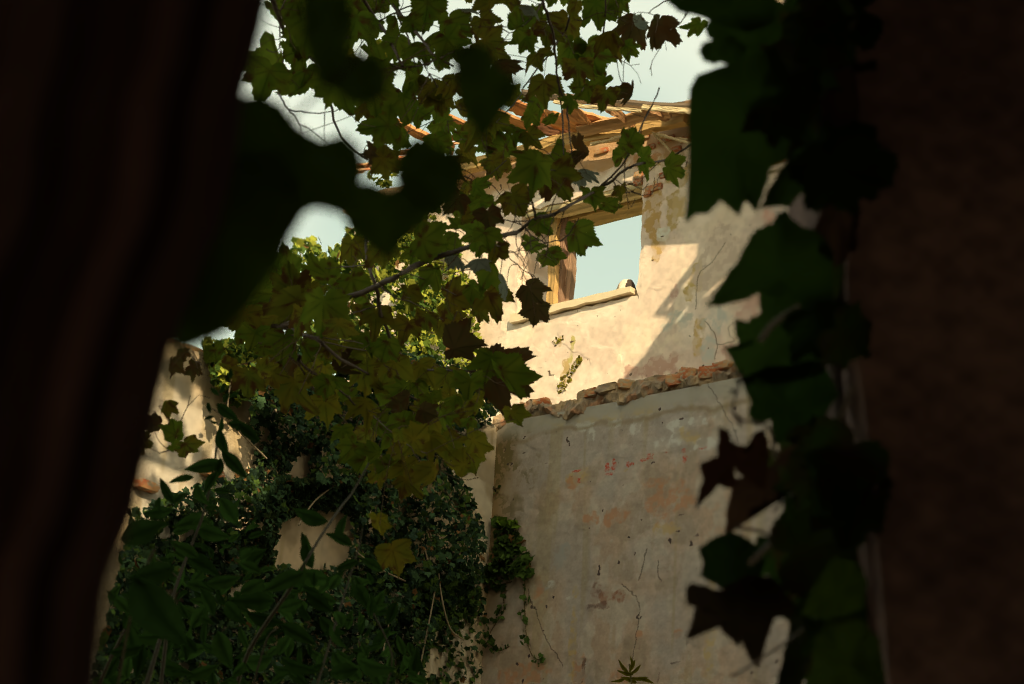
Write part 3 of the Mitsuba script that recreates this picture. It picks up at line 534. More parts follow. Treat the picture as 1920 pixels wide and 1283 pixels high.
LF = """520 100 120 100 g|562 165 115 -100 g|600 95 140 -80 g|498 155 100 -110 g|640 178 120 -80 g|575 60 130 -100 g|625 25 120 -85 g|560 20 80 -70 g|660 60 110 -100 g|690 150 110 -80 g|470 560 130 180 g|520 500 110 150 g|545 590 120 -110 o|455 610 90 -100 o
550 100 80 200 g|568 152 80 -100 g|488 142 80 -115 g|620 165 80 -70 g|592 2 70 -90 g|668 20 80 -70 g|703 60 45 -95 g|742 90 70 -110 g|712 140 105 -120 g|700 182 100 -80 g|605 50 120 -95 g|655 30 80 -80 g
800 28 90 -90 g|845 62 90 -75 g|880 16 50 0 s|917 18 60 -90 o|912 50 65 -60 o|925 78 80 -20 o|982 42 75 35 g|1025 68 80 -95 o|795 96 105 -70 g|852 90 85 -60 g|955 122 75 -10 b|1008 112 70 -70 o|842 162 80 -100 o|1020 172 80 -90 o|800 180 90 -110 o|770 150 80 200 g|775 55 60 -80 g|890 110 60 -60 o|935 100 60 -20 o|1000 15 50 90 s|965 10 50 60 o
1118 30 95 -80 g|1062 62 90 -100 o|1065 112 100 -92 g|1112 112 95 -65 g|1184 58 80 -110 b|1229 62 85 -95 b|1185 93 45 -30 g|1090 175 65 -125 g|1132 190 68 -97 o|1186 180 58 -70 b|1012 205 65 -70 g|1003 222 55 -40 g|1302 58 60 -120 g|1150 90 70 -60 o|1085 140 75 -85 o|1195 40 40 60 s|1160 15 50 -90 g
705 238 90 190 g|690 205 70 -60 o|762 202 90 -80 g|735 306 75 -30 o|820 212 60 -100 g|828 190 75 -80 o|882 290 65 -20 o|822 275 60 -80 g|785 225 70 -90 g|890 250 70 -100 o|760 260 60 -50 g|865 260 60 -70 g|840 310 70 -40 o|700 292 50 190 b
905 262 60 170 g|987 292 85 150 g|1035 285 80 60 g|1005 330 110 -100 g|1052 348 105 -55 o|1096 286 72 -15 b|1168 275 80 120 g|1185 258 60 70 g|1218 302 75 -20 g|1265 320 70 -10 g|925 302 70 190 o|930 318 65 -60 o|905 346 60 0 g|972 385 80 -65 o|903 388 60 -70 g|1110 378 62 -80 g|1150 386 60 -20 g|1100 325 60 -40 s|1163 362 40 -80 o|955 265 60 60 g|975 245 60 30 g|1000 262 50 -60 o
850 382 60 -120 b|862 396 55 -60 g|916 418 65 -80 b|930 400 50 40 b|882 442 72 200 g|815 455 100 -20 g|1020 425 55 -40 g|1004 460 60 -10 g|1036 488 65 -60 g|1082 452 85 -80 g|926 476 60 -100 o|938 515 85 -60 g|893 498 62 -100 s|862 490 52 -60 s|1000 552 68 -50 b|1003 592 70 -95 b|822 522 70 -80 g|866 550 75 30 o|924 568 92 -75 o|842 585 60 -60 o|846 610 70 -30 o|800 606 60 -90 o|950 540 60 -20 s|895 545 50 -40 g|905 590 50 -40 o|840 470 70 -60 g
876 650 95 12 b|915 692 85 -110 g|950 705 140 -28 b|955 720 110 -70 g|903 832 72 -20 y|852 842 80 -40 y|890 868 66 -62 y|965 786 60 -80 y|605 592 110 -92 g|598 500 105 125 g|508 556 120 172 g|545 522 95 100 o|720 482 80 -80 o|705 602 70 -90 o|532 655 85 -90 g|562 735 95 -60 o|465 722 80 -90 o|612 772 80 -80 y|680 712 95 -90 y|690 770 90 -85 y|640 690 60 10 b
327 803 54 95 g|310 766 42 -90 o|358 842 62 -50 o|330 838 34 -30 g|405 668 58 -70 g|371 692 44 -20 b|344 666 30 -90 b|430 692 48 -40 o|287 800 50 190 b|270 830 50 -20 o|712 985 58 -85 y|742 1052 88 -70 o|748 1042 60 -20 b|320 690 50 -100 b|660 480 80 -90 o|665 540 80 -70 g|640 545 70 -60 g|770 560 60 -80 o|690 640 80 -80 g|745 700 85 -80 y|800 700 80 -60 y|760 620 70 -100 o|840 720 70 -85 y|880 730 70 -90 g|560 610 80 -110 o|500 600 80 190 o|475 640 70 -100 g|575 660 70 -60 g|640 620 80 -90 o"""
placed = []; nleaf = 0; fill = []
for row in LF.replace('\n', '|').split('|'):
    x, y, s, an, k = row.split(); x, y, s, an = map(float, (x, y, s, an)); placed.append((x, y, s))
    d = dpt(x, y) + rng.uniform(-.35, .35); fore = {'b': (10, 50), 's': (50, 66)}.get(k, (8, 58))
    ax = pose(an + rng.uniform(-8, 8), rng.uniform(*fore), rng); P = at(x, y, d); size = .78 * s * d / f
    m, c, sh = LEAF[k][rng.integers(len(LEAF[k]))]
    put('leaf', {**sh, 'to_world': frame(P, *ax, s=size)}, tree); nleaf += 1
# the leaves between, from the same branches
regions = [([(470, 150), (500, 60), (560, -40), (1000, -40), (1170, -30), (1160, 130), (1060, 215), (985, 300), (900, 330), (760, 330), (690, 270), (660, 180), (560, 178)], 46, 'ggogoyg', 42),
           ([(470, 540), (560, 490), (640, 480), (690, 540), (720, 640), (790, 690), (900, 730), (880, 800), (760, 840), (660, 780), (580, 740), (490, 690), (450, 620)], 130, 'gggyyoygb', 42),
           ([(790, 360), (900, 340), (940, 420), (900, 480), (850, 500), (770, 480)], 16, 'ggog', 44), ([(640, 790), (880, 780), (900, 870), (760, 920), (640, 860)], 14, 'yygo', 50)]
for poly, k, kinds, sz0 in regions:
    pts = inpoly(poly, k * 6, rng); cnt = 0
    for x, y in pts:
        if cnt >= k: break
        if any((x - a) ** 2 + (y - b) ** 2 < (.40 * c) ** 2 for a, b, c in placed[-400:]): continue
        s = sz0 * rng.uniform(.75, 1.3); placed.append((x, y, s)); cnt += 1
        d = dpt(x, y) + rng.uniform(-.7, .9); kk = kinds[rng.integers(len(kinds))]
        m, c, sh = LEAF[kk][rng.integers(len(LEAF[kk]))]
        it = (m, c, pose(rng.normal(-85, 60), rng.uniform(8, 62), rng), 1.0 * s * d / f, at(x, y, d))
        if nleaf < 296: put('leaf', {**sh, 'to_world': frame(it[4], *it[2], s=it[3])}, tree); nleaf += 1
        else: fill.append(it)
# the crown goes on above the frame, whose shade dapples the side wall
for q in range(440):
    P = np.array([-.95, 10.9, 9.8]) + rng.normal(0, 1, 3) * [.8, .9, .75]
    if q > 300: P = at(rng.uniform(420, 1250), rng.uniform(-420, -60), DT + rng.uniform(-.8, .9))
    kk = 'ggyo'[int(rng.integers(4))]; m, c, sh = LEAF[kk][rng.integers(4)]
    fill.append((m, c, pose(rng.normal(-85, 60), rng.uniform(8, 62), rng), rng.uniform(.13, .22), P))
m, c = joined(fill)
put('foliage', mikit.ply(m, 'mat_leaf', smooth=True, color=c), tree, kind='stuff')
tw = []
for x, y, s in placed:
    P = at(x, y, dpt(x, y)); Q = bpts[np.argmin(np.sum((bpts - P) ** 2, 1))]
    if .02 < np.linalg.norm(P - Q) < .45:
        M = (P + Q) / 2 + rng.normal(0, .02, 3) + [0, 0, .015]; tw.append(tube(smooth_path([P, M, Q], 4), .0017, 4))
for q in range(95):
    P = bpts[rng.integers(len(bpts))]; v = unit(rng.normal(0, 1) * R + rng.normal(-.2, .8) * U + rng.normal(0, .5) * F); path = [P]
    for k in range(rng.integers(3, 7)):
        v = unit(v + rng.normal(0, .35, 3) + [0, 0, -.08]); path.append(path[-1] + v * rng.uniform(.025, .06))
        if k and rng.random() < .6: w = unit(v + rng.normal(0, .8, 3)); tw.append(tube([path[-1], path[-1] + w * .02, path[-1] + w * .045], [.0015, .0013, .0018], 4))
    tw.append(tube(path, np.linspace(.0024, .0012, len(path)), 5))
m = cat(tw); put('twigs', mikit.ply(m, 'mat_solid', color=cols(m, (.10, .07, .045))), tree, kind='stuff')
for x, y in ((750, 675), (737, 694), (742, 735)):
    b = trimesh.creation.icosphere(3, .0135); b.vertices *= 1 + .12 * (meshkit.noise(b.vertices * 700, 3)[:, None] - .5); b.vertices += at(x, y, dpt(x, y))
    put('seed_ball', mikit.ply(b, 'mat_solid', color=cols(b, (.06, .035, .02))), tree)

# ---------------------------------------------------------------- ivy on the walls
IV = []
for v in range(10):
    gg = np.random.default_rng(500 + v); a = np.radians([0, 28, 58, 88, 125, 165, -165, -125, -88, -58, -28]); r = np.array([1, .62, .82, .55, .62, .30, .30, .62, .55, .82, .62]) * gg.uniform(.85, 1.15, 11)
    V = np.array([[0, 0, 0]] + [[-math.sin(x) * q, math.cos(x) * q, 0] for x, q in zip(a, r)]); V[:, 2] = -.25 * np.linalg.norm(V, axis=1) ** 2 + .2 * np.abs(V[:, 0]); V[:, 1] -= .3
    IV.append(trimesh.Trimesh(V * .75, [[0, 1 + i, 1 + (i + 1) % 11] for i in range(11)], process=False))
def ivy_leaf(P, nrm, s, rg, tone):
    z = unit(nrm + rg.normal(0, .55, 3)); y = unit(np.cross(np.cross(z, np.array([0, 0, -1.]) + rg.normal(0, .6, 3)), z)); x = np.cross(y, z)
    m = IV[rg.integers(10)]; c = np.array(tone) * rg.uniform(.45, 1.7); s = s * rg.choice([.65, 1., 1., 1.25])
    if rg.random() < .025: c = np.array([.16, .09, .04]) * rg.uniform(.5, 1.3)
    return m, np.broadcast_to(c, (len(m.vertices), 3)), (x, y, z), s, P
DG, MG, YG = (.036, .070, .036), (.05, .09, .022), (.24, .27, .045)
def ivy_mass(parent, poly, k, off, tones, rg, wall='l', size=(.04, .085), hole=None, seed=0, cut=.36):
    its = []
    from shapely import contains_xy
    for x, y in inpoly(poly, int(k * 1.5), rg):
        if len(its) >= k: break
        if hole is not None and any(contains_xy(Polygon(h), x, y) for h in hole): continue
        cl = float(meshkit.fbm(np.array([x * .016, y * .016, seed * 1.]), 3, 70 + seed))
        if cl < cut: continue
        o = off[0] + (off[1] - off[0]) * rg.random() ** .7 * min(1., max(.12, (cl - .34) * 3.2))
        P = onl(x, y, o) if wall == 'l' else onw(x, y, o)
        nv = u_ if wall == 'l' else n_
        its.append(ivy_leaf(P, nv * .7 + Z3 * .45, rg.uniform(*size), rg, tones[rg.integers(len(tones))]))
    m, c = joined(its)
    put('foliage', mikit.ply(m, 'mat_ivy', color=np.clip(c, .002, 1)), parent, kind='stuff')
rg = np.random.default_rng(33)
ivy = thing('climbing_ivy', 'thick dark ivy covering the left wall with stems hanging loose', 'ivy')
patch = [(528, 975), (560, 962), (640, 955), (660, 975), (655, 1050), (640, 1065), (560, 1060), (515, 1062)]
gapR = [(905, 800), (960, 780), (960, 1283), (880, 1283), (850, 1220), (855, 1160), (870, 1130), (905, 1150), (915, 1040), (905, 960), (880, 900), (860, 880)]
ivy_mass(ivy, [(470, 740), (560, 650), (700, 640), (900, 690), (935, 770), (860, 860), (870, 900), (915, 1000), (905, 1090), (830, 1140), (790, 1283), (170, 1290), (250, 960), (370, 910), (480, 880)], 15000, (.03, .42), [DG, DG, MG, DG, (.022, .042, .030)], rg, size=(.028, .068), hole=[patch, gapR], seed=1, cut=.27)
ivy_mass(ivy, [(820, 1090), (905, 1100), (912, 1160), (900, 1283), (820, 1283)], 260, (.01, .08), [DG, MG], rg, seed=9, size=(.03, .06))
ivy_mass(ivy, [(700, 1080), (900, 1060), (915, 1120), (900, 1283), (700, 1283)], 900, (.01, .12), [DG, MG], rg, hole=[[(905, 1150), (930, 1283), (860, 1283), (850, 1200), (870, 1150)]], seed=4)
ivy_mass(ivy, [(515, 900), (690, 900), (690, 960), (600, 955), (530, 975), (505, 1060), (480, 1060)], 1500, (.15, .45), [DG, (.02, .03, .012)], rg, seed=0, size=(.03, .07), cut=.1)
ivt = thing('sunlit_ivy', 'mound of sunlit yellow green ivy growing over the top of the left wall', 'ivy')
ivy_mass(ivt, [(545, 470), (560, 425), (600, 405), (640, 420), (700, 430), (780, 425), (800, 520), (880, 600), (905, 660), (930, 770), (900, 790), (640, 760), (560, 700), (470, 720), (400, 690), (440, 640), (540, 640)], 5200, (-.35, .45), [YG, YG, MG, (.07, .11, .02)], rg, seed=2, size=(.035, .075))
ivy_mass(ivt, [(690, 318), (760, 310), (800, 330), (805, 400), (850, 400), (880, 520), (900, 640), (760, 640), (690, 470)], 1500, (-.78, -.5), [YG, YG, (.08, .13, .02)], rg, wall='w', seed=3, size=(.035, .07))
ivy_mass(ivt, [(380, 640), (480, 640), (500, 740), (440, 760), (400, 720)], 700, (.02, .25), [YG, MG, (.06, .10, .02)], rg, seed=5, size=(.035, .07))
for pth in ([(835, 930), (815, 950), (800, 985), (808, 1010), (805, 1060), (795, 1020)], [(726, 1140), (728, 1175), (722, 1200), (718, 1230)], [(822, 1072), (830, 1130), (845, 1180), (870, 1200)], [(560, 985), (590, 940), (640, 900)], [(640, 1010), (700, 1060), (760, 1090)], [(440, 690), (430, 780), (500, 860)], [(780, 1283), (800, 1190), (815, 1110)]):
    m = tube(smooth_path([onl(x, y, .30 + .05 * math.sin(x)) for x, y in pth], 5), .007, 6)
    put('stem', mikit.ply(m, 'mat_solid', smooth=True, color=cols(m, (.19, .155, .11))), ivy)
# ivy in the corner of the tall wall, with its two hanging runners
ivc = thing('corner_ivy', 'small bright green ivy clump in the wall corner trailing two thin runners', 'ivy')
ivy_mass(ivc, [(930, 975), (965, 968), (972, 1000), (995, 1050), (995, 1078), (960, 1085), (930, 1080), (915, 1095), (880, 1100), (925, 1050)], 330, (.01, .14), [MG, MG, (.05, .09, .02)], rg, wall='w', size=(.045, .085), seed=0)
ivy_mass(ivc, [(932, 965), (965, 962), (970, 985), (940, 990)], 50, (.05, .16), [(.09, .15, .02)], rg, wall='w', size=(.05, .08), seed=0)
for pth in ([(985, 1080), (983, 1120), (985, 1160), (988, 1200), (1000, 1232), (1018, 1238)], [(940, 1095), (945, 1140), (935, 1160), (918, 1190), (922, 1205), (935, 1220), (955, 1212)], [(905, 1110), (930, 1100), (960, 1090)], [(935, 915), (915, 920), (900, 945)]):
    P = smooth_path([onw(x, y, .02) for x, y in pth], 5); m = tube(P, .005, 5)
    put('runner', mikit.ply(m, 'mat_solid', color=cols(m, (.12, .09, .05))), ivc)
    its = [ivy_leaf(q + rg.normal(0, .022, 3) + n_ * .02, n_, rg.uniform(.03, .065), rg, MG) for q in P for _ in range(2 if rg.random() < .7 else 0)]
    if its:
        m, c = joined(its); put('foliage', mikit.ply(m, 'mat_ivy', color=np.clip(c, .002, 1)), ivc, kind='stuff')
# moss where the sun runs down the upper wall
its = []
for x, y in inpoly([(1040, 740), (1050, 715), (1068, 690), (1088, 665), (1092, 672), (1075, 705), (1060, 730)], 70, rg) + inpoly([(1035, 640), (1060, 620), (1062, 630), (1040, 655)], 14, rg):
    its.append(ivy_leaf(onw(x, y, -.79), n_, rg.uniform(.015, .035), rg, (.14, .13, .02)))
m, c = joined(its)
put('wall_moss', mikit.ply(m, 'mat_ivy', color=np.clip(c, .002, 1)), label='tufts of moss on the sunlit plaster above the ledge', cat='moss', kind='stuff')

# ---------------------------------------------------------------- the evergreen shrub at bottom left
shrub = thing('laurel_shrub', 'dark evergreen shrub with pointed oval leaves on long upright stems, bottom left', 'shrub')
DS = 6.6
SB = []
for v in range(7):
    gg = np.random.default_rng(700 + v); m, c = blade(gg.uniform(.19, .27), gg.uniform(.0, .5), gg.uniform(.1, .7), np.array([.024, .058, .012]) * gg.uniform(.6, 1.6), 700 + v)
    SB.append((m, np.clip(c, .002, 1), mikit.ply(m, 'mat_ivy', smooth=True, color=np.clip(c, .002, 1))))
ST = [([(300, 1300), (318, 1150), (335, 1086), (360, 1020), (384, 956), (398, 890), (408, 833), (418, 790), (430, 730)], .006, .002), ([(440, 1300), (470, 1215), (540, 1110), (575, 1050), (608, 996), (640, 950), (661, 923), (692, 868)], .007, .0025), ([(590, 1300), (620, 1200), (650, 1100), (672, 1030), (680, 990)], .004, .002),
      ([(270, 1300), (285, 1250), (300, 1200)], .008, .007), ([(180, 1300), (205, 1240), (235, 1180)], .006, .004), ([(408, 833), (425, 810), (450, 800)], .002, .0015), ([(418, 790), (412, 775), (392, 765)], .002, .0015), ([(335, 1086), (310, 1060), (290, 1045)], .002, .0015), ([(470, 1300), (500, 1200), (520, 1180)], .003, .002), ([(720, 1300), (735, 1230), (700, 1150)], .003, .002)]
for pth, r0, r1 in ST:
    P = smooth_path([at(x, y, DS + .15 * math.sin(x * .02)) for x, y in pth], 4); m = tube(P, np.linspace(r0, r1, len(P)), 6)
    put('stem', mikit.ply(m, 'mat_solid', smooth=True, color=cols(m, (.07, .065, .045))), shrub)
SL_ = """427 774 48 -40|415 797 26 90|420 832 60 -82|448 798 40 -10|468 812 50 -42|382 874 68 190|440 872 66 -48|417 727 22 75|403 735 22 -42|392 765 20 -75|392 784 18 190|400 791 18 170|580 968 68 165|577 1035 60 105|572 1018 40 110|636 1012 52 155|642 992 55 70|530 1092 80 205|560 1080 50 60|592 1082 70 -30|474 1127 78 178|545 1135 60 200|600 1130 60 -40|450 800 22 40|432 700 20 90|425 745 22 60|440 740 20 20|410 880 40 -100|395 905 45 -120|340 900 45 190|312 920 50 120|300 960 60 0|285 990 60 190|250 1180 60 -60|235 1220 60 190|262 1240 60 -100|246 1200 70 100|320 1190 50 170|330 1255 70 -10|210 1250 50 60|275 1195 60 170|380 930 50 -70|430 960 60 -60|360 980 60 190|400 1000 60 -20|345 1030 60 150|380 1060 70 -30|420 1090 60 10|470 1040 50 20|440 1150 70 -40|390 1130 60 -60|500 1160 70 -20|560 1190 70 -30|620 1180 60 -50|680 1120 60 -60|700 1060 50 -30|650 1060 45 200|705 1250 70 -10|640 1260 70 190|560 1250 70 -20|480 1240 70 200|420 1220 70 -70|380 1260 60 20"""
nl_ = 0
for row in SL_.split('|'):
    x, y, s, an = map(float, row.split()); d = DS + rg.uniform(-.3, .3); m, c, sh = SB[rg.integers(7)]
    put('leaf', {**sh, 'to_world': frame(at(x, y, d), *pose(an, rg.uniform(5, 45), rg), s=1.1 * s * d / f)}, shrub); nl_ += 1
for x, y in inpoly([(235, 960), (330, 900), (460, 930), (520, 1080), (700, 1080), (760, 1180), (800, 1283), (190, 1283), (215, 1100)], 215, rg):
    d = DS + rg.uniform(-.3, 2.2); s = rg.uniform(22, 56) * (1 if y > 1050 else .65); m, c, sh = SB[rg.integers(7)]
    put('leaf', {**sh, 'to_world': frame(at(x, y, d), *pose(rg.normal(60, 80), rg.uniform(10, 65), rg), s=1.1 * s * d / f)}, shrub)
# a nearer leaf spray, softer in focus
near = thing('broad_leaf_sprig', 'large dark drooping leaf at bottom left in front of the shrub', 'sprig')
m, c = blade(.27, .25, .35, (.016, .036, .008), 91, nl=16)
for x, y, s, an in ((300, 1150, 165, -62), (262, 1000, 90, 200), (285, 1075, 80, 190)):
    put('leaf', {**mikit.ply(m, 'mat_leaf', smooth=True, color=np.clip(c, .002, 1)), 'to_world': frame(at(x, y, 4.2), *pose(an, 25, rg), s=1.1 * s * 4.2 / f)}, near)
m = tube(smooth_path([at(x, y, 4.25) for x, y in ((215, 1320), (240, 1180), (262, 1090), (290, 1030))], 4), .003, 6)
put('stem', mikit.ply(m, 'mat_solid', color=cols(m, (.08, .07, .04))), near)
# the yellow sprig at the foot of the tall wall
spr = thing('yellow_sprig', 'small sprig of narrow yellow green leaves at the bottom edge before the tall wall', 'sprig')
m, c = blade(.14, .3, .4, (.12, .11, .012), 95); sh = mikit.ply(m, 'mat_leaf', smooth=True, color=np.clip(c, .002, 1))
for x, y, s, an in ((1168, 1250, 26, 130), (1186, 1248, 24, 60), (1172, 1262, 28, 175), (1192, 1256, 26, 40), (1180, 1275, 30, 160), (1200, 1272, 30, -5), (1212, 1276, 26, -20), (1160, 1276, 24, 190), (1184, 1240, 18, 95)):
    put('leaf', {**sh, 'to_world': frame(at(x, y, 14), *pose(an, 30, rg), s=1.2 * s * 14 / f)}, spr)
m = tube(smooth_path([at(x, y, 14) for x, y in ((1186, 1330), (1184, 1283), (1180, 1245))], 4), .006, 5)
put('stem', mikit.ply(m, 'mat_solid', color=cols(m, (.12, .11, .05))), spr)

# ---------------------------------------------------------------- the vine on the pillar, near and soft
vine = thing('pillar_vine', 'dark vine with large jagged leaves hanging down the pillar on the right', 'vine')
def traced(parent, name, poly, d, c, seed, tilt=(0, 0), centre=None, grow=2.5):
    """A leaf with the outline of one in the photograph, at its own distance, bent out of flat and tilted."""
    poly = list(Polygon(poly).buffer(0).buffer(grow, join_style=2, mitre_limit=3).exterior.coords)[:-1]
    P = np.array(poly, float); c0 = np.array(centre if centre else Polygon(poly).representative_point().coords[0]); P = P - c0
    k = max(1, 90 // len(P)); Q = np.array([P[i] + (P[(i + 1) % len(P)] - P[i]) * j / k for i in range(len(P)) for j in range(k)])
    g = np.random.default_rng(seed); Q += g.normal(0, 1.2, Q.shape); sc = d / f; sz_ = np.max(np.linalg.norm(P, axis=1))
    V, Fc, N = [np.zeros(2)], [], len(Q)
    for t in (.35, .7, 1.): V += list(Q * t)
    Fc = [[0, 1 + i, 1 + (i + 1) % N] for i in range(N)]
    for r in range(2):
        for i in range(N):
            p, q = 1 + r * N + i, 1 + r * N + (i + 1) % N; Fc += [[p, p + N, q + N], [p, q + N, q]]
    V = np.array(V); dep = d + sc * (V[:, 0] * tilt[0] + V[:, 1] * tilt[1]) + sc * sz_ * .5 * (meshkit.fbm(np.c_[V / sz_ * 1.6, V[:, 0] * 0 + seed], 2, seed) - .5)
    X = np.array([at(c0[0] + v[0], c0[1] + v[1], e) for v, e in zip(V, dep)])
    w = meshkit.fbm(np.c_[V / sz_ * 3, V[:, 0] * 0 + seed], 3, seed + 5)[:, None]
    put(name, mikit.ply(trimesh.Trimesh(X, Fc, process=False), 'mat_leaf', smooth=True, color=np.clip(np.array(c) * (.6 + .8 * w), .002, 1)), parent)
VG, VB = (.036, .078, .012), (.060, .032, .018)
DV = 2.72
traced(vine, 'leaf', [(1294, 260), (1293, 215), (1296, 165), (1310, 142), (1345, 130), (1400, 110), (1450, 90), (1480, 150), (1490, 230), (1470, 300), (1444, 312), (1436, 345), (1422, 382), (1418, 396), (1401, 375), (1392, 380), (1385, 402), (1358, 379), (1350, 375), (1332, 390), (1331, 398), (1305, 400), (1287, 413), (1292, 350)], DV - .04, VG, 1, (.15, .2))
traced(vine, 'leaf', [(1328, 575), (1345, 545), (1385, 490), (1412, 440), (1440, 421), (1462, 426), (1490, 420), (1530, 436), (1560, 470), (1560, 560), (1530, 600), (1480, 560), (1440, 552), (1424, 546), (1400, 560)], DV, VG, 2, (-.2, .1))
traced(vine, 'leaf', [(1378, 603), (1405, 605), (1408, 598), (1427, 592), (1424, 548), (1460, 540), (1540, 560), (1580, 640), (1540, 700), (1440, 720), (1395, 716), (1372, 672), (1362, 655), (1382, 660), (1387, 645)], DV + .03, VG, 3, (.1, -.2))
traced(vine, 'leaf', [(1393, 712), (1440, 690), (1540, 680), (1570, 740), (1532, 792), (1490, 795), (1462, 830), (1450, 832), (1447, 790), (1446, 780), (1420, 797), (1404, 780), (1411, 755)], DV + .02, (.02, .045, .008), 4, (.2, .15))
traced(vine, 'leaf', [(1350, 803), (1366, 810), (1366, 830), (1395, 838), (1404, 850), (1418, 812), (1432, 808), (1440, 830), (1437, 880), (1432, 915), (1390, 890), (1374, 870), (1378, 910), (1366, 915), (1344, 906), (1330, 928), (1308, 948), (1320, 900), (1314, 872), (1346, 856)], DV - .02, (.035, .014, .006), 5, (.1, .3))
traced(vine, 'leaf', [(1376, 900), (1434, 888), (1480, 840), (1530, 830), (1540, 900), (1500, 955), (1460, 940), (1440, 910), (1432, 930), (1425, 955), (1405, 950), (1400, 975), (1372, 990), (1362, 1000), (1364, 960)], DV + .05, VB, 6, (-.1, .1))
traced(vine, 'leaf', [(1312, 1030), (1340, 1010), (1365, 1000), (1392, 1004), (1420, 1030), (1432, 1050), (1420, 1090), (1400, 1110), (1350, 1100), (1316, 1080), (1322, 1060)], DV, (.012, .026, .006), 7, (.1, .1))
traced(vine, 'leaf', [(1292, 1100), (1300, 1095), (1350, 1108), (1400, 1080), (1450, 1085), (1500, 1150), (1450, 1156), (1436, 1200), (1422, 1253), (1402, 1225), (1390, 1190), (1384, 1210), (1362, 1190), (1342, 1168), (1325, 1182), (1290, 1196), (1310, 1130), (1288, 1130)], DV - .03, (.024, .016, .008), 8, (.1, .25))
traced(vine, 'leaf', [(1505, 1150), (1530, 1090), (1560, 1050), (1600, 1052), (1625, 1090), (1615, 1140), (1560, 1160)], DV - .25, (.05, .085, .012), 9, (.3, .1))
traced(vine, 'leaf', [(1520, 1283), (1530, 1200), (1560, 1160), (1610, 1158), (1645, 1200), (1660, 1283), (1600, 1320)], DV - .25, (.048, .08, .012), 10, (.3, .1))
traced(vine, 'leaf', [(1470, 1140), (1510, 1150), (1530, 1200), (1500, 1290), (1455, 1300), (1470, 1230), (1485, 1170)], DV, (.02, .024, .008), 11)
traced(vine, 'leaf', [(1430, 388), (1440, 360), (1465, 320), (1490, 285), (1515, 272), (1525, 300), (1520, 330), (1500, 360), (1478, 388), (1452, 384)], DV - .02, VG, 12, (.2, 0))
traced(vine, 'leaf', [(1548, 345), (1575, 350), (1610, 390), (1600, 470), (1570, 500), (1535, 470), (1528, 430), (1548, 380), (1538, 365)], DV, VB, 13)
traced(vine, 'leaf', [(1240, -20), (1258, 8), (1280, 22), (1302, 26), (1330, 36), (1400, 60), (1450, 40), (1460, -40)], DV, VG, 14, (.1, .2))
traced(vine, 'leaf', [(1318, 84), (1340, 74), (1372, 70), (1400, 90), (1380, 120), (1350, 116), (1338, 119), (1320, 112), (1312, 98)], DV, VG, 15)
traced(vine, 'leaf', [(1330, 40), (1420, 20), (1468, 50), (1465, 110), (1430, 150), (1360, 130), (1372, 100), (1380, 80), (1330, 70), (1322, 55)], DV + .06, VG, 16, (.2, .2))
traced(vine, 'leaf', [(1430, 100), (1460, 120), (1490, 180), (1480, 260), (1440, 290), (1400, 200), (1400, 130)], DV + .1, VG, 17, (-.3, .1))
traced(vine, 'leaf', [(1360, 130), (1390, 120), (1440, 200), (1420, 300), (1350, 330), (1320, 250), (1330, 170)], DV + .12, VG, 18)
traced(vine, 'leaf', [(1440, 260), (1470, 255), (1520, 270), (1500, 285), (1470, 300), (1445, 310)], DV + .04, (.03, .03, .006), 19)
vl = {}
for v in range(5):
    a, r = palmate(VINE, 14, .14, 64, 800 + v); m, c = star(a, r, (.4, .75, 1.), .2, .15, VG, VB if v > 2 else (.018, .036, .007), 800 + v, .2); vl[v] = mikit.ply(m, 'mat_leaf', smooth=True, color=c)
vr = np.random.default_rng(5)
for x, y in inpoly([(1500, -40), (1570, -40), (1580, 300), (1590, 500), (1620, 800), (1660, 1320), (1540, 1320), (1545, 1000), (1550, 860), (1570, 560), (1590, 420), (1560, 320), (1545, 260), (1480, 240)], 70, vr):
    if 1535 < x < 1560 and 60 < y < 100: continue
    d = vr.uniform(2.6, 3.0); put('leaf', {**vl[int(vr.integers(5))], 'to_world': frame(at(x, y, d), *pose(vr.normal(-90, 60), vr.uniform(5, 55), vr), s=vr.uniform(80, 150) * d / f)}, vine)
for x, y, s, an in ((1480, 880, 90, -60), (1500, 930, 90, -120), (1460, 1060, 90, -90), (1520, 1010, 90, -60), (1480, 1120, 80, -100), (1565, 900, 90, -80), (1550, 740, 100, -90), (1545, 640, 110, -70), (1450, 480, 100, 200), (1480, 60, 100, -90), (1480, 180, 100, -80)):
    d = vr.uniform(2.7, 2.9); put('leaf', {**vl[int(vr.integers(5))], 'to_world': frame(at(x, y, d), *pose(an, 20, vr), s=s * d / f)}, vine)
for pth, r in (([(1560, -80), (1555, 60), (1580, 200), (1575, 330), (1590, 460), (1580, 620), (1590, 780), (1575, 900), (1600, 1050), (1590, 1200), (1610, 1350)], .020), ([(1535, -80), (1528, 60), (1540, 200), (1565, 330), (1572, 560), (1590, 760), (1592, 950), (1615, 1150), (1630, 1350)], .012), ([(1405, 1060), (1450, 1015), (1500, 985), (1560, 958), (1610, 925), (1665, 890)], .0042), ([(1425, 640), (1445, 612), (1470, 592), (1500, 575)], .004), ([(1370, 1270), (1420, 1240), (1480, 1200), (1540, 1150)], .0018), ([(1372, 775), (1375, 755), (1382, 735), (1392, 700)], .0016), ([(1390, 800), (1375, 775), (1395, 790), (1440, 800), (1455, 860)], .002), ([(1380, 990), (1420, 995), (1460, 1010)], .002), ([(1540, 860), (1570, 800), (1600, 720)], .004), ([(1450, 960), (1480, 930), (1530, 900)], .002)):
    m = tube(smooth_path([at(x, y, 2.78 if r > .01 else 2.70) for x, y in pth], 4), r, 9); m.vertices = wobble(m.vertices, 25, r * .25, 3)
    put('stem', mikit.ply(m, 'mat_solid', smooth=True, color=cols(m, (.06, .04, .035) if r > .01 else (.42, .42, .42))), vine)
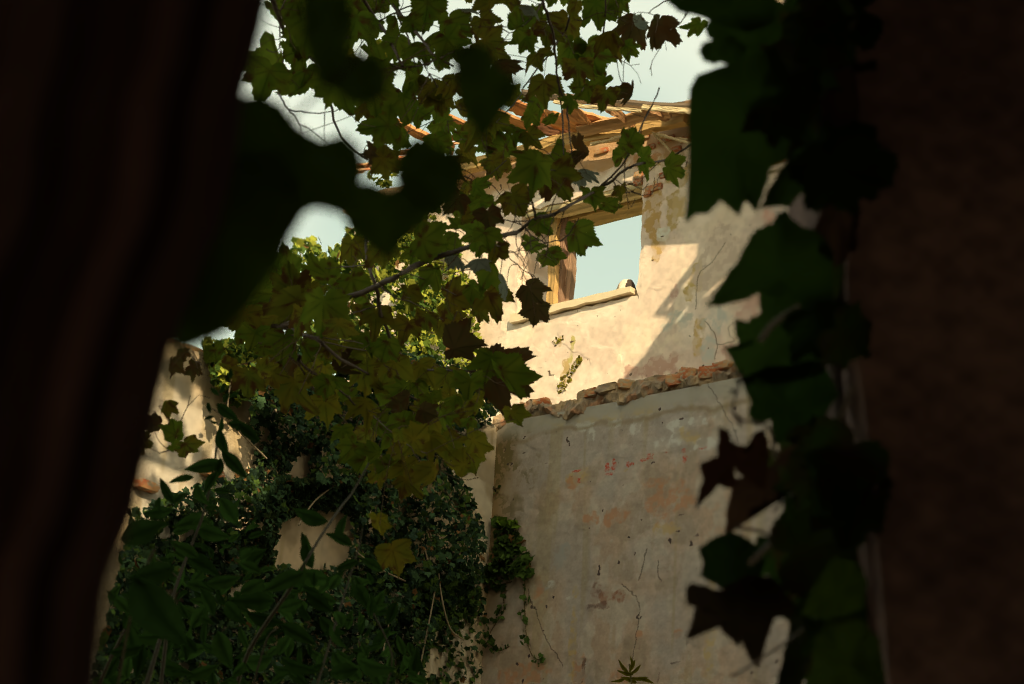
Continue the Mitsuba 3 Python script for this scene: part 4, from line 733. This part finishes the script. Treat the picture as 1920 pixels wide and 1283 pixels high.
for x, y in ((1378, 702), (1388, 700), (1392, 710), (1383, 714), (1374, 733), (1384, 730), (1396, 716)):
    b = trimesh.creation.icosphere(2, (.0032 if x != 1384 else .0014)); b.vertices += at(x, y, 2.7); put('berry', mikit.ply(b, 'mat_solid', smooth=True, color=cols(b, (.012, .012, .014))), vine)

# ---------------------------------------------------------------- the big soft leaves just before the lens
nv = thing('hanging_ivy', 'big blurred dark leaves hanging beside the timber post at upper left', 'ivy')
NG = (.07, .14, .022)
for i, (poly, d) in enumerate([
    ([(590, 110), (640, 100), (700, 110), (722, 140), (715, 175), (690, 192), (655, 185), (635, 165), (600, 150)], 1.35),
    ([(570, -30), (640, -40), (655, 40), (640, 110), (590, 120), (575, 60)], 1.5),
    ([(852, 92), (885, 84), (912, 92), (930, 130), (972, 158), (960, 190), (925, 225), (905, 258), (890, 235), (868, 195), (858, 140)], 1.45),
    ([(750, 300), (765, 272), (800, 262), (822, 285), (850, 285), (868, 315), (862, 350), (840, 385), (812, 405), (790, 385), (755, 360), (745, 330)], 1.35),
    ([(640, 385), (655, 355), (690, 345), (730, 362), (765, 345), (800, 370), (795, 410), (765, 440), (728, 482), (690, 455), (655, 425)], 1.40),
    ([(455, 185), (490, 180), (525, 200), (560, 242), (600, 268), (645, 256), (672, 280), (678, 320), (668, 375), (640, 400), (605, 388), (570, 392), (540, 440), (470, 420), (430, 340), (430, 250)], 1.2),
    ([(360, 330), (440, 320), (520, 360), (565, 400), (548, 428), (528, 480), (490, 540), (440, 600), (380, 630), (330, 560), (330, 430)], 1.08),
    ([(320, 520), (400, 480), (450, 520), (448, 585), (425, 618), (380, 640), (335, 655), (300, 600)], 1.15),
    ([(420, 300), (520, 290), (560, 340), (560, 400), (500, 440), (420, 400)], 1.15)]):
    traced(nv, 'leaf', poly, d, NG, 900 + i, (.2 * (-1) ** i, .15), grow=5)
m = tube(smooth_path([at(x, y, 1.3) for x, y in ((380, 700), (420, 520), (470, 330), (560, 210), (640, 140), (700, 60), (720, -60))], 5), .0012, 6)
put('stem', mikit.ply(m, 'mat_solid', color=cols(m, (.04, .03, .02))), nv)
for pth in ([(640, 140), (760, 130), (880, 90)], [(560, 250), (680, 300), (700, 360)], [(680, 300), (790, 270), (800, 290)]):
    m = tube(smooth_path([at(x, y, 1.38) for x, y in pth], 5), .0007, 6); put('stem', mikit.ply(m, 'mat_solid', color=cols(m, (.04, .03, .02))), nv)
